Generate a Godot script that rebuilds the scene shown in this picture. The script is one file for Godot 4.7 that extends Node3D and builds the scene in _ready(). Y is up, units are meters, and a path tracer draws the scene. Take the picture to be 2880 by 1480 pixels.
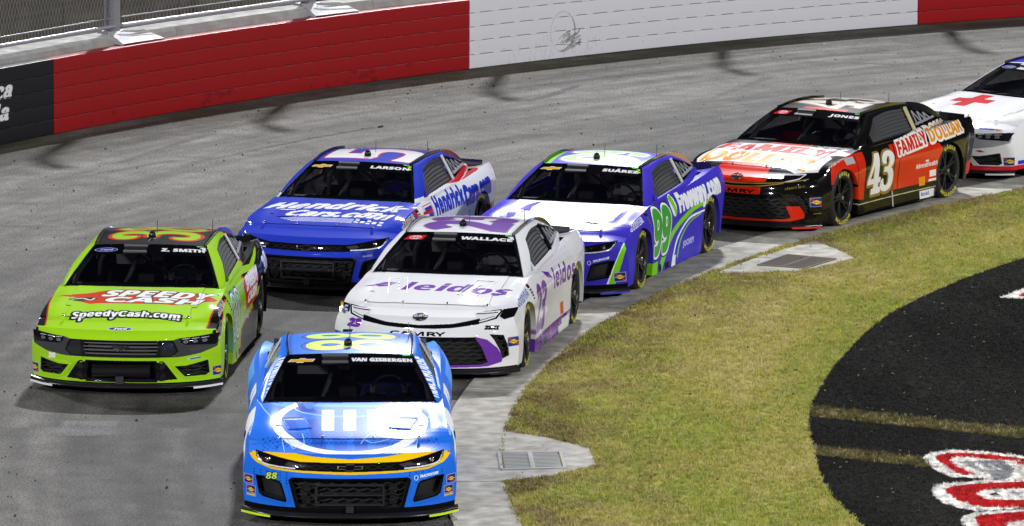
extends Node3D
# A night race: seven stock cars coming through a banked turn, infield grass on the right, soft-wall barrier and catch fence behind.

const WALL_C := Vector2(28.77, -59.24)
const WALL_R := 40.95
const KERB_C := Vector2(28.26, -57.75)
const KERB_R := 28.35

var M := {}
var rng := RandomNumberGenerator.new()
var used_names := {}
var text_cache := {}
var fonts := []


func _ready() -> void:
	rng.seed = 7
	# --- camera -----------------------------------------------------------
	var cam := Camera3D.new()
	cam.name = "camera"
	cam.position = Vector3(0, 11.1394, 0)
	cam.basis = Basis(Vector3.RIGHT, -0.158295) * Basis(Vector3.BACK, 0.004275)
	cam.fov = rad_to_deg(2.0 * atan(740.0 / 17000.0))
	cam.near = 0.5
	cam.far = 900.0
	add_child(cam)
	cam.current = true
	# --- night sky ----------------------------------------------------------
	var env := Environment.new()
	env.background_mode = Environment.BG_SKY
	var sm := ProceduralSkyMaterial.new()
	sm.sky_top_color = Color(0.035, 0.04, 0.055)
	sm.sky_horizon_color = Color(0.12, 0.12, 0.13)
	sm.ground_bottom_color = Color(0.04, 0.04, 0.04)
	sm.ground_horizon_color = Color(0.12, 0.12, 0.13)
	sm.sun_angle_max = 1.0
	var sky := Sky.new()
	sky.sky_material = sm
	env.sky = sky
	env.background_energy_multiplier = 1.0
	env.tonemap_mode = Environment.TONE_MAPPER_LINEAR
	env.tonemap_exposure = 1.0
	env.sdfgi_enabled = true
	env.ssao_enabled = true
	env.ssil_enabled = true
	var we := WorldEnvironment.new()
	we.name = "night_environment"
	we.environment = env
	add_child(we)
	var moon := DirectionalLight3D.new()
	moon.name = "moonlight"
	moon.light_color = Color(0.85, 0.9, 1.0)
	moon.light_energy = 0.02
	moon.light_angular_distance = 0.5
	moon.shadow_enabled = true
	moon.rotation_degrees = Vector3(-50, 20, 0)
	add_child(moon)
	make_fonts()
	make_materials()
	# --- floodlights (out of frame, where shadows and highlights say) --------
	# base position, lamp height, point aimed at, energy of the whole mast
	floodlight_mast(Vector3(5, 0, -150), 50.0, Vector3(1, 0, -68), 13000.0, 6, "tall floodlight mast far behind the catch fence")
	floodlight_mast(Vector3(-46, 0, -128), 40.0, Vector3(0, 0, -68), 3800.0, 3, "floodlight mast behind the dark end of the barrier")
	floodlight_mast(Vector3(-36, 0, 2), 26.0, Vector3(-1, 0.5, -72), 3300.0, 3, "floodlight mast beside the grandstand on the outside of the turn")
	floodlight_mast(Vector3(52, 0, -18), 30.0, Vector3(1, 0.5, -72), 3300.0, 3, "floodlight mast across the infield grass")
	floodlight_mast(Vector3(-68, 0, -52), 30.0, Vector3(-1, 0.5, -72), 1200.0, 4, "floodlight mast beyond the outside of the turn")
	floodlight_mast(Vector3(70, 0, -92), 32.0, Vector3(3, 0.5, -72), 1500.0, 4, "floodlight mast at the far end of the infield")
	build_ground()
	build_infield()
	build_barrier()
	build_fence()
	build_cars()
	build_litter()


# ======================================================================= helpers
func numbered(n: String) -> String:
	if not used_names.has(n):
		used_names[n] = 0
		return n
	used_names[n] += 1
	return "%s_%03d" % [n, used_names[n]]


func tag(o: Node, label: String, category: String, group := "", kind := "") -> void:
	if label != "":
		o.set_meta("label", label)
	if category != "":
		o.set_meta("category", category)
	if group != "":
		o.set_meta("group", group)
	if kind != "":
		o.set_meta("kind", kind)


func thing(n: String, label: String, category: String, at := Vector3.ZERO, yaw := 0.0, group := "") -> Node3D:
	var o := Node3D.new()
	o.name = numbered(n)
	add_child(o)
	o.position = at
	o.rotation.y = yaw
	tag(o, label, category, group)
	return o


func part(n: String, mesh: Mesh, mat: Material, parent: Node) -> MeshInstance3D:
	var o := MeshInstance3D.new()
	o.name = n
	o.mesh = mesh
	if mat != null:
		o.material_override = mat
	parent.add_child(o, true)
	return o


func structure(n: String, mesh: Mesh, mat: Material) -> MeshInstance3D:
	var o := part(numbered(n), mesh, mat, self)
	o.set_meta("kind", "structure")
	return o


class MB:
	# collects triangles; finish() welds positions for smooth normals
	var v := PackedVector3Array()
	var uv := PackedVector2Array()
	var uv2 := PackedVector2Array()
	var idx := PackedInt32Array()

	func vert(p: Vector3, t := Vector2.ZERO) -> int:
		v.append(p)
		uv.append(t)
		return v.size() - 1

	func tri(a: Vector3, b: Vector3, c: Vector3) -> void:
		var n := v.size()
		vert(a)
		vert(b)
		vert(c)
		idx.append_array(PackedInt32Array([n, n + 1, n + 2]))

	func quad(a: Vector3, b: Vector3, c: Vector3, d: Vector3) -> void:
		var n := v.size()
		vert(a)
		vert(b)
		vert(c)
		vert(d)
		idx.append_array(PackedInt32Array([n, n + 1, n + 2, n, n + 2, n + 3]))

	func box(c: Vector3, s: Vector3, b := Basis.IDENTITY) -> void:
		var h := s * 0.5
		var p := []
		for i in 8:
			p.append(c + b * Vector3(h.x if i & 1 else -h.x, h.y if i & 2 else -h.y, h.z if i & 4 else -h.z))
		quad(p[0], p[2], p[3], p[1])
		quad(p[4], p[5], p[7], p[6])
		quad(p[0], p[1], p[5], p[4])
		quad(p[2], p[6], p[7], p[3])
		quad(p[0], p[4], p[6], p[2])
		quad(p[1], p[3], p[7], p[5])

	func bar(a: Vector3, b: Vector3, w: float, h: float, up := Vector3.UP) -> void:
		# square bar from a to b
		var d := b - a
		var z := d.normalized()
		var x := up.cross(z)
		if x.length() < 0.01:
			x = Vector3.RIGHT.cross(z)
		x = x.normalized()
		box((a + b) * 0.5, Vector3(w, h, d.length()), Basis(x, z.cross(x), z))

	func tube(pts: Array, r: float, seg := 8) -> void:
		var prev := PackedInt32Array()
		for i in pts.size():
			var d: Vector3 = (pts[min(i + 1, pts.size() - 1)] - pts[max(i - 1, 0)]).normalized()
			var x := d.cross(Vector3.UP)
			if x.length() < 0.05:
				x = d.cross(Vector3.RIGHT)
			x = x.normalized()
			var y := x.cross(d).normalized()
			var cur := PackedInt32Array()
			for k in seg:
				var a := TAU * k / seg
				cur.append(vert(pts[i] + (x * cos(a) + y * sin(a)) * r))
			if i > 0:
				for k in seg:
					var k2 := (k + 1) % seg
					idx.append_array(PackedInt32Array([prev[k], cur[k], cur[k2], prev[k], cur[k2], prev[k2]]))
			prev = cur
		for e in 2:
			var q: int = 0 if e == 0 else pts.size() - 1
			var c := vert(pts[q])
			var first := c - seg * (pts.size() - q) - e
			if e == 1:
				first = c - 1 - seg
			for k in seg:
				idx.append_array(PackedInt32Array([c, first + k, first + (k + 1) % seg] if e == 0 else [c, first + (k + 1) % seg, first + k]))

	func grid(rows: Array, uvs: Array) -> void:
		# rows: Array of PackedVector3Array of equal length
		var start := v.size()
		var n: int = rows[0].size()
		for i in rows.size():
			for j in n:
				vert(rows[i][j], uvs[i][j] if uvs.size() > 0 else Vector2.ZERO)
		for i in rows.size() - 1:
			for j in n - 1:
				var a := start + i * n + j
				idx.append_array(PackedInt32Array([a, a + 1, a + n + 1, a, a + n + 1, a + n]))

	func lathe(prof: Array, seg: int) -> void:
		# profile of (x along axle, radius); axis = x
		var rows := []
		for k in seg + 1:
			var a := TAU * k / seg
			var r := PackedVector3Array()
			for p in prof:
				r.append(Vector3(p.x, p.y * cos(a), p.y * sin(a)))
			rows.append(r)
		grid(rows, [])

	func finish(smooth := true, ref = null, crease := 0.5) -> ArrayMesh:
		# ref: null keeps the winding; a Callable(centroid) -> Vector3 gives an inside point
		var nt := idx.size() / 3
		var fn := PackedVector3Array()
		fn.resize(nt)
		for t in nt:
			var a := v[idx[t * 3]]
			var b := v[idx[t * 3 + 1]]
			var c := v[idx[t * 3 + 2]]
			var n := (c - a).cross(b - a)
			if ref != null:
				var inside: Vector3 = ref.call((a + b + c) / 3.0)
				if n.dot((a + b + c) / 3.0 - inside) < 0.0:
					var s := idx[t * 3 + 1]
					idx[t * 3 + 1] = idx[t * 3 + 2]
					idx[t * 3 + 2] = s
					n = -n
			fn[t] = n
		var ov := PackedVector3Array()
		var ou := PackedVector2Array()
		var on := PackedVector3Array()
		ov.resize(nt * 3)
		ou.resize(nt * 3)
		on.resize(nt * 3)
		var around := {}
		if smooth:
			for t in nt:
				for k in 3:
					var key := Vector3i((v[idx[t * 3 + k]] * 4000.0).round())
					if around.has(key):
						around[key].append(t)
					else:
						around[key] = [t]
		for t in nt:
			var n0 := fn[t].normalized()
			for k in 3:
				var p := v[idx[t * 3 + k]]
				var n := n0
				if smooth:
					n = Vector3.ZERO
					for u in around[Vector3i((p * 4000.0).round())]:
						if fn[u].normalized().dot(n0) > crease:
							n += fn[u]
					n = n.normalized() if n.length() > 1e-12 else n0
				ov[t * 3 + k] = p
				ou[t * 3 + k] = uv[idx[t * 3 + k]]
				on[t * 3 + k] = n
		var arr := []
		arr.resize(Mesh.ARRAY_MAX)
		arr[Mesh.ARRAY_VERTEX] = ov
		arr[Mesh.ARRAY_NORMAL] = on
		arr[Mesh.ARRAY_TEX_UV] = ou
		if uv2.size() == v.size() and uv2.size() > 0:
			var o2 := PackedVector2Array()
			for i in idx:
				o2.append(uv2[i])
			arr[Mesh.ARRAY_TEX_UV2] = o2
		var m := ArrayMesh.new()
		if nt > 0:
			m.add_surface_from_arrays(Mesh.PRIMITIVE_TRIANGLES, arr)
		return m


func tab(t: Array, x: float) -> float:
	# smooth interpolation in a table of [x, y] with x rising
	var n := t.size()
	if x <= t[0][0]:
		return t[0][1]
	if x >= t[n - 1][0]:
		return t[n - 1][1]
	var i := 0
	while x > t[i + 1][0]:
		i += 1
	var x0: float = t[i][0]
	var x1: float = t[i + 1][0]
	var h := x1 - x0
	var s: float = (t[i + 1][1] - t[i][1]) / h
	var m0 := s
	var m1 := s
	if i > 0:
		var sp: float = (t[i][1] - t[i - 1][1]) / (x0 - t[i - 1][0])
		m0 = 0.0 if sp * s <= 0.0 else 2.0 * sp * s / (sp + s)
	if i < n - 2:
		var sn: float = (t[i + 2][1] - t[i + 1][1]) / (t[i + 2][0] - x1)
		m1 = 0.0 if sn * s <= 0.0 else 2.0 * sn * s / (sn + s)
	var u := (x - x0) / h
	return (2 * u * u * u - 3 * u * u + 1) * t[i][1] + (u * u * u - 2 * u * u + u) * h * m0 + (3 * u * u - 2 * u * u * u) * t[i + 1][1] + (u * u * u - u * u) * h * m1


# ======================================================================= painting
class Canvas:
	# a printed sheet measured in metres: pixel = metres * (ax, ay) + (ox, oy)
	var img: Image
	var ax: float
	var ay: float
	var ox: float
	var oy: float
	var w: int
	var h: int

	func _init(a0: float, a1: float, b0: float, b1: float, ppm: float, base: Color) -> void:
		# a runs left to right from a0 to a1, b runs top to bottom from b0 to b1
		w = int(round(absf(a1 - a0) * ppm))
		h = int(round(absf(b1 - b0) * ppm))
		ax = w / (a1 - a0)
		ay = h / (b1 - b0)
		ox = -a0 * ax
		oy = -b0 * ay
		img = Image.create(w, h, false, Image.FORMAT_RGB8)
		img.fill(base)

	func px(p: Vector2) -> Vector2:
		return Vector2(p.x * ax + ox, p.y * ay + oy)

	func uv(p: Vector2) -> Vector2:
		var q := px(p)
		return Vector2(q.x / w, q.y / h)

	func contours(list: Array, col: Color) -> void:
		var ea := []
		var y0 := 1e9
		var y1 := -1e9
		for c in list:
			var n: int = c.size()
			for i in n:
				var a := px(c[i])
				var b := px(c[(i + 1) % n])
				y0 = minf(y0, a.y)
				y1 = maxf(y1, a.y)
				if a.y != b.y:
					ea.append([a, b] if a.y < b.y else [b, a])
		for y in range(maxi(0, int(floor(y0))), mini(h - 1, int(ceil(y1))) + 1):
			var yc := y + 0.5
			var xs := []
			for e in ea:
				if e[0].y <= yc and e[1].y > yc:
					xs.append(e[0].x + (e[1].x - e[0].x) * (yc - e[0].y) / (e[1].y - e[0].y))
			xs.sort()
			for k in range(0, xs.size() - 1, 2):
				var xa := maxi(0, int(round(xs[k])))
				var xb := mini(w, int(round(xs[k + 1])))
				if xb > xa:
					img.fill_rect(Rect2i(xa, y, xb - xa, 1), col)

	func poly(pts: Array, col: Color) -> void:
		contours([pts], col)

	func rect(a0: float, b0: float, a1: float, b1: float, col: Color) -> void:
		poly([Vector2(a0, b0), Vector2(a1, b0), Vector2(a1, b1), Vector2(a0, b1)], col)

	func ellipse_pts(c: Vector2, ra: float, rb: float, turn := 0.0) -> Array:
		var o := []
		for k in 40:
			var t := TAU * k / 40
			o.append(c + Vector2(cos(t) * ra, sin(t) * rb).rotated(turn))
		return o

	func ellipse(c: Vector2, ra: float, rb: float, col: Color, turn := 0.0) -> void:
		poly(ellipse_pts(c, ra, rb, turn), col)

	func ring(c: Vector2, ra: float, rb: float, wd: float, col: Color) -> void:
		contours([ellipse_pts(c, ra, rb), ellipse_pts(c, ra - wd, rb - wd)], col)

	func line(pts: Array, wd: float, col: Color) -> void:
		for i in pts.size() - 1:
			var d: Vector2 = pts[i + 1] - pts[i]
			if d.length() < 1e-6:
				continue
			var n := Vector2(-d.y, d.x).normalized() * wd * 0.5
			var e := d.normalized() * wd * 0.25
			poly([pts[i] + n - e, pts[i + 1] + n + e, pts[i + 1] - n + e, pts[i] - n - e], col)

	func curve(pts: Array, wd0: float, wd1: float, col: Color, n := 24) -> void:
		# smooth tapering stroke through the points
		var c := []
		for k in n + 1:
			var f := float(k) / n * (pts.size() - 1)
			var i := mini(int(f), pts.size() - 2)
			var u := f - i
			var p0: Vector2 = pts[maxi(i - 1, 0)]
			var p1: Vector2 = pts[i]
			var p2: Vector2 = pts[i + 1]
			var p3: Vector2 = pts[mini(i + 2, pts.size() - 1)]
			c.append(p1.cubic_interpolate(p2, p0, p3, u))
		var l := []
		var r := []
		for k in n + 1:
			var d: Vector2 = c[mini(k + 1, n)] - c[maxi(k - 1, 0)]
			var nn := Vector2(-d.y, d.x).normalized() * lerpf(wd0, wd1, float(k) / n) * 0.5
			l.append(c[k] + nn)
			r.push_front(c[k] - nn)
		poly(l + r, col)

	func texture() -> ImageTexture:
		img.generate_mipmaps()
		return ImageTexture.create_from_image(img)


func make_fonts() -> void:
	for d in [["Droid Sans", 700], ["Droid Sans", 400], ["Droid Serif", 700], ["Droid Serif", 400]]:
		var f := SystemFont.new()
		f.font_names = PackedStringArray([d[0]])
		f.font_weight = d[1]
		fonts.append(f)


func text_tris(s: String, font: int) -> Dictionary:
	# flat triangles of a line of lettering; x from 0 to 1 over its width, y in cap heights above the baseline
	var key := "%d|%s" % [font, s]
	if text_cache.has(key):
		return text_cache[key]
	var out := {"v": PackedVector2Array(), "edges": [], "aspect": 1.0}
	var data := []
	for str in ["H", s]:
		var t := TextMesh.new()
		t.font = fonts[font]
		t.font_size = 48
		t.pixel_size = 0.01
		t.depth = 0.0
		t.curve_step = 2.0
		t.text = str
		var arr := t.get_mesh_arrays() if t.get_surface_count() > 0 else []
		data.append(arr)
	var lo := 1e9
	var hi := -1e9
	for p in data[0][Mesh.ARRAY_VERTEX]:
		lo = minf(lo, p.y)
		hi = maxf(hi, p.y)
	var cap := hi - lo
	var vs: PackedVector3Array = data[1][Mesh.ARRAY_VERTEX]
	var ix = data[1][Mesh.ARRAY_INDEX]
	var x0 := 1e9
	var x1 := -1e9
	for p in vs:
		x0 = minf(x0, p.x)
		x1 = maxf(x1, p.x)
	var pts := PackedVector2Array()
	if ix == null or ix.size() == 0:
		for p in vs:
			pts.append(Vector2((p.x - x0) / (x1 - x0), (p.y - lo) / cap))
	else:
		for i in ix:
			var p := vs[i]
			pts.append(Vector2((p.x - x0) / (x1 - x0), (p.y - lo) / cap))
	var seen := {}
	for t in pts.size() / 3:
		for k in 3:
			var a := pts[t * 3 + k]
			var b := pts[t * 3 + (k + 1) % 3]
			var ka := Vector2i((a * 5000.0).round())
			var kb := Vector2i((b * 5000.0).round())
			var e := [ka, kb] if (ka.x < kb.x or (ka.x == kb.x and ka.y < kb.y)) else [kb, ka]
			if seen.has(e):
				seen[e][2] += 1
			else:
				seen[e] = [a, b, 1]
	for e in seen:
		if seen[e][2] == 1:
			out.edges.append([seen[e][0], seen[e][1]])
	out.v = pts
	out.aspect = (x1 - x0) / cap
	text_cache[key] = out
	return out


func letter(c: Canvas, s: String, at: Vector2, right: Vector2, up: Vector2, col: Color, font := 0, stroke := 0.0, scol := Color.BLACK) -> void:
	# at: left end of the baseline; right: to its right end; up: cap height (slanted for italics)
	if s == "":
		return
	var t := text_tris(s, font)
	if stroke > 0.0:
		for e in t.edges:
			var a: Vector2 = at + right * e[0].x + up * e[0].y
			var b: Vector2 = at + right * e[1].x + up * e[1].y
			var d := b - a
			if d.length() < 1e-5:
				continue
			var x := d.normalized() * stroke
			var y := Vector2(-x.y, x.x)
			c.poly([a - x * 0.6 + y, b + x * 0.6 + y, b + x * 0.6 - y, a - x * 0.6 - y], scol)
	var v: PackedVector2Array = t.v
	for k in v.size() / 3:
		c.poly([at + right * v[k * 3].x + up * v[k * 3].y, at + right * v[k * 3 + 1].x + up * v[k * 3 + 1].y, at + right * v[k * 3 + 2].x + up * v[k * 3 + 2].y], col)


# ======================================================================= materials
func mat(col: Color, rough := 0.6, metal := 0.0, spec := 0.5) -> StandardMaterial3D:
	var m := StandardMaterial3D.new()
	m.albedo_color = col
	m.roughness = rough
	m.metallic = metal
	m.metallic_specular = spec
	return m


func lin(r: float, g: float, b: float) -> Color:
	return Color(r, g, b).linear_to_srgb()


func make_materials() -> void:
	M.black = mat(lin(0.012, 0.012, 0.013), 0.55)
	M.gloss_black = mat(lin(0.008, 0.008, 0.009), 0.12)
	M.gloss_black.clearcoat_enabled = true
	M.gloss_black.clearcoat = 0.8
	M.gloss_black.clearcoat_roughness = 0.06
	M.carbon = mat(lin(0.012, 0.012, 0.014), 0.25)
	M.mesh_light = mat(lin(0.1, 0.1, 0.105), 0.35)
	M.mesh_grey = mat(lin(0.02, 0.02, 0.022), 0.35)
	M.tyre = mat(lin(0.014, 0.014, 0.015), 0.6)
	M.tyre_letter = mat(lin(0.75, 0.68, 0.03), 0.6)
	M.rim = mat(lin(0.035, 0.036, 0.04), 0.3, 0.6)
	M.disc = mat(lin(0.12, 0.11, 0.1), 0.4, 0.8)
	M.nut = mat(lin(0.5, 0.45, 0.4), 0.25, 0.9)
	M.chrome = mat(lin(0.65, 0.65, 0.67), 0.12, 1.0)
	M.cage = mat(lin(0.16, 0.16, 0.17), 0.4)
	M.vent = mat(lin(0.09, 0.09, 0.092), 0.45)
	M.cage_dark = mat(lin(0.03, 0.03, 0.032), 0.5)
	M.net_dark = mat(lin(0.014, 0.014, 0.016), 0.7)
	M.net_band = mat(lin(0.035, 0.037, 0.042), 0.7)
	M.brace = mat(lin(0.3, 0.3, 0.32), 0.3)
	M.pillar = mat(lin(0.65, 0.65, 0.62), 0.35)
	M.seat = mat(lin(0.03, 0.03, 0.033), 0.7)
	M.glass = mat(Color(0.02, 0.022, 0.045, 0.68), 0.03)
	M.glass.transparency = BaseMaterial3D.TRANSPARENCY_ALPHA
	M.frit = mat(lin(0.005, 0.005, 0.008), 0.08)
	M.white = mat(lin(0.75, 0.75, 0.74), 0.4)
	M.plate = mat(lin(0.4, 0.4, 0.41), 0.6)
	M.wire = mat(lin(0.2, 0.2, 0.205), 0.5, 0.3)
	M.galv = mat(lin(0.36, 0.36, 0.38), 0.42, 0.55)
	M.pole = mat(lin(0.3, 0.3, 0.3), 0.5, 0.5)
	M.lamp = mat(Color(1, 1, 1), 0.5)
	M.lamp.emission_enabled = true
	M.lamp.emission = Color(0.975, 0.98, 1.0)
	M.lamp.emission_energy_multiplier = 12.0


# ======================================================================= floodlights
func floodlight_mast(at: Vector3, height: float, aim: Vector3, energy: float, lamps: int, label: String) -> void:
	var t := thing("floodlight_mast", label, "floodlight", at, 0.0, "floodlight masts round the track")
	var fwd := aim - at
	fwd.y = 0.0
	t.rotation.y = atan2(fwd.x, fwd.z)
	var mb := MB.new()
	mb.tube([Vector3(0, 0, 0), Vector3(0, height * 0.5, 0), Vector3(0, height + 0.6, 0)], 0.28, 12)
	part("pole", mb.finish(), M.pole, t)
	var half := 0.8 if lamps < 5 else 0.36
	var gap := half * 2.2
	var span := gap * (lamps - 1)
	mb = MB.new()
	mb.bar(Vector3(-span * 0.5 - 0.6, height, 0.3), Vector3(span * 0.5 + 0.6, height, 0.3), 0.16, 0.16)
	part("crossarm", mb.finish(false), M.pole, t)
	for k in lamps:
		var p := Vector3(-span * 0.5 + gap * k, height + half * 0.9, 0.6)
		var local := t.to_local(aim + Vector3((k - (lamps - 1) * 0.5) * 2.0, 0, 0))
		var z := (local - p).normalized()
		var x := Vector3.UP.cross(z).normalized()
		var b := Basis(x, z.cross(x), z)
		var l := MB.new()
		# housing: a shallow box that flares to the lens
		var pr := []
		for s in [[-0.18, half * 0.6], [0.0, half], [0.12, half + 0.02]]:
			pr.append([p + b * Vector3(-s[1], -s[1], s[0]), p + b * Vector3(s[1], -s[1], s[0]), p + b * Vector3(s[1], s[1], s[0]), p + b * Vector3(-s[1], s[1], s[0])])
		for i in 2:
			for j in 4:
				l.quad(pr[i][j], pr[i][(j + 1) % 4], pr[i + 1][(j + 1) % 4], pr[i + 1][j])
		l.quad(pr[0][0], pr[0][1], pr[0][2], pr[0][3])
		var hs := part("lamp_head", l.finish(false), M.cage_dark, t)
		var g := MB.new()
		g.quad(p + b * Vector3(-half, -half, 0.1), p + b * Vector3(half, -half, 0.1), p + b * Vector3(half, half, 0.1), p + b * Vector3(-half, half, 0.1))
		part("lens", g.finish(false), M.lamp, hs)
		var sp := SpotLight3D.new()
		sp.name = "lamp_light"
		sp.light_color = Color(0.975, 0.98, 1.0)
		sp.light_energy = energy / lamps
		sp.light_size = half
		sp.spot_range = 400.0
		sp.spot_angle = 38.0
		sp.spot_attenuation = 2.0
		sp.shadow_enabled = true
		hs.add_child(sp, true)
		sp.transform = Transform3D(Basis(x, z.cross(x), z).rotated(b.y, PI), p + z * (half + 0.2))


# ======================================================================= ground
func arc(c: Vector2, r: float, deg: float, y := 0.0) -> Vector3:
	var a := deg_to_rad(deg)
	return Vector3(c.x + r * cos(a), y, c.y + r * sin(a))


func noise(freq: float, sd: int, type := FastNoiseLite.TYPE_SIMPLEX_SMOOTH, oct := 1) -> FastNoiseLite:
	var n := FastNoiseLite.new()
	n.noise_type = type
	n.frequency = freq
	n.seed = sd
	n.fractal_type = FastNoiseLite.FRACTAL_FBM if oct > 1 else FastNoiseLite.FRACTAL_NONE
	n.fractal_octaves = oct
	return n


func grain_image(size: int, sd: int, contrast: float, base := 128.0) -> Image:
	# seamless stony grain round mid grey
	var a := noise(0.16, sd).get_seamless_image(size, size)
	var b := noise(0.45, sd + 1).get_seamless_image(size, size)
	var c := noise(0.012, sd + 2, FastNoiseLite.TYPE_SIMPLEX_SMOOTH, 3).get_seamless_image(size, size)
	var da := a.get_data()
	var db := b.get_data()
	var dc := c.get_data()
	var out := PackedByteArray()
	out.resize(size * size * 3)
	for i in size * size:
		var t := (da[i] - 128) * 0.55 + (db[i] - 128) * 0.8
		if t > 62.0:
			t *= 1.7
		var g := clampi(int(base + t * contrast + (dc[i] - 128) * 0.22), 20, 255)
		out[i * 3] = g
		out[i * 3 + 1] = g
		out[i * 3 + 2] = g
	return Image.create_from_data(size, size, false, Image.FORMAT_RGB8, out)


func build_ground() -> void:
	# asphalt: fine grain on uv (metres), broad streaks and patches on uv2
	var g := grain_image(1024, 3, 0.62, 172.0)
	var grain := ImageTexture.create_from_image(g)
	var bump := g.duplicate() as Image
	bump.convert(Image.FORMAT_R8)
	bump.convert(Image.FORMAT_RGBA8)
	bump.bump_map_to_normal_map(2.0)
	var n := 768
	var big := PackedByteArray()
	big.resize(n * n * 3)
	var streak := noise(1.0, 11, FastNoiseLite.TYPE_SIMPLEX_SMOOTH, 3)
	var patch := noise(0.09, 12, FastNoiseLite.TYPE_SIMPLEX_SMOOTH, 3)
	var fine := noise(1.3, 13, FastNoiseLite.TYPE_SIMPLEX_SMOOTH, 2)
	for j in n:
		var z := -101.0 + 48.0 * (j + 0.5) / n
		for i in n:
			var x := -20.0 + 48.0 * (i + 0.5) / n
			var v := Vector2(x - WALL_C.x, z - WALL_C.y)
			var d := WALL_R - v.length()
			var s := v.angle() * WALL_R
			var k := 1.0 + 0.3 * streak.get_noise_2d(d * 1.5, s * 0.11) + 0.14 * streak.get_noise_2d(d * 4.0 + 40.0, s * 0.3) + 0.09 * patch.get_noise_2d(x, z) + 0.04 * fine.get_noise_2d(x, z)
			# rubber laid in the racing groove; brown dirt and painted wall shade along the wall
			k *= 1.0 - 0.16 * exp(-pow((d - 8.6) / 1.7, 2.0)) - 0.12 * exp(-pow((d - 5.2) / 0.5, 2.0))
			var dirt_and_shade := clampf(1.6 - d, 0.0, 1.0) * (0.5 + 0.9 * patch.get_noise_2d(x * 4.0, z * 4.0))
			k *= 1.0 - 0.2 * clampf(dirt_and_shade, 0.0, 1.0)
			var b := (j * n + i) * 3
			big[b] = clampi(int(k * 150.0 * (1.0 + 0.10 * dirt_and_shade)), 0, 255)
			big[b + 1] = clampi(int(k * 149.0 * (1.0 + 0.05 * dirt_and_shade)), 0, 255)
			big[b + 2] = clampi(int(k * 147.0 * (1.0 - 0.12 * dirt_and_shade)), 0, 255)
	var bi := Image.create_from_data(n, n, false, Image.FORMAT_RGB8, big)
	# skid marks and repairs
	var c := Canvas.new(-20.0, 28.0, -101.0, -53.0, 16.0, Color.WHITE)
	c.img = bi
	c.w = n
	c.h = n
	var dark := Color(0.42, 0.42, 0.42)
	for m in 46:
		var deg := rng.randf_range(200.0, 240.0)
		var r := WALL_R - rng.randf_range(2.2, 8.5)
		var len := rng.randf_range(0.6, 3.6)
		var drift := rng.randf_range(-0.25, 0.3)
		var pts := []
		for k in 6:
			var p := arc(WALL_C, r - drift * k, deg + len * k * 0.25)
			pts.append(Vector2(p.x, p.z))
		var col := bi.get_pixel(clampi(int((pts[2].x + 20.0) * 16.0), 0, n - 1), clampi(int((pts[2].y + 101.0) * 16.0), 0, n - 1)) * rng.randf_range(0.82, 0.93)
		col.a = 1.0
		c.curve(pts, 0.07, 0.16, col)
	for e in [3.1, 6.4, 9.6]:
		for k in 120:
			var p0 := arc(WALL_C, WALL_R - e + 0.01 * sin(k * 0.7), 178.0 + k * 0.55)
			var p1 := arc(WALL_C, WALL_R - e + 0.01 * sin(k * 0.7 + 0.7), 178.0 + (k + 1) * 0.55)
			var at := bi.get_pixel(clampi(int((p0.x + 20.0) * 16.0), 0, n - 1), clampi(int((p0.z + 101.0) * 16.0), 0, n - 1)) * 0.94
			at.a = 1.0
			if rng.randf() < 0.8:
				c.line([Vector2(p0.x, p0.z), Vector2(p1.x, p1.z)], 0.07, at)
	c.poly([Vector2(-4.5, -59.6), Vector2(-3.95, -59.62), Vector2(-3.97, -58.85), Vector2(-4.5, -58.83)], Color(0.66, 0.66, 0.69))
	c.curve([Vector2(0.2, -84.2), Vector2(0.55, -84.9), Vector2(0.95, -86.0)], 0.18, 0.12, Color(0.4, 0.4, 0.41))
	c.curve([Vector2(2.0, -83.0), Vector2(2.9, -83.7), Vector2(4.3, -84.6)], 0.12, 0.1, Color(0.45, 0.45, 0.46))
	bi.generate_mipmaps()
	var m := StandardMaterial3D.new()
	m.albedo_texture = grain
	m.albedo_color = lin(0.65, 0.615, 0.555)
	m.roughness = 0.88
	m.metallic_specular = 0.3
	m.normal_enabled = true
	m.normal_texture = ImageTexture.create_from_image(bump)
	m.normal_scale = 0.4
	m.detail_enabled = true
	m.detail_albedo = ImageTexture.create_from_image(bi)
	m.detail_blend_mode = BaseMaterial3D.BLEND_MODE_MUL
	m.detail_uv_layer = BaseMaterial3D.DETAIL_UV_2
	M.asphalt = m
	var mb := MB.new()
	var xs := [-160.0, -20.0, 28.0, 160.0]
	var zs := [-240.0, -101.0, -53.0, 60.0]
	for i in 3:
		for j in 3:
			var q := [Vector3(xs[i], 0, zs[j]), Vector3(xs[i + 1], 0, zs[j]), Vector3(xs[i + 1], 0, zs[j + 1]), Vector3(xs[i], 0, zs[j + 1])]
			mb.quad(q[0], q[1], q[2], q[3])
			for p in q:
				mb.uv2.append(Vector2((p.x + 20.0) / 48.0, (p.z + 101.0) / 48.0))
	for i in mb.v.size():
		mb.uv[i] = Vector2(mb.v[i].x, mb.v[i].z) / 6.4
	structure("track", mb.finish(false), m)
	# --- concrete apron: slabs along the inside of the turn -----------------
	var cg := grain_image(512, 21, 0.08, 205.0)
	var conc := mat(lin(0.78, 0.76, 0.70), 0.95, 0.0, 0.2)
	conc.albedo_texture = ImageTexture.create_from_image(cg)
	conc.uv1_triplanar = true
	conc.uv1_world_triplanar = true
	conc.uv1_scale = Vector3(0.55, 0.55, 0.55)
	var stain := noise(0.012, 31, FastNoiseLite.TYPE_SIMPLEX_SMOOTH, 2).get_seamless_image(512, 512)
	var sc := Canvas.new(0, 1, 0, 1, 512, Color.WHITE)
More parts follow.
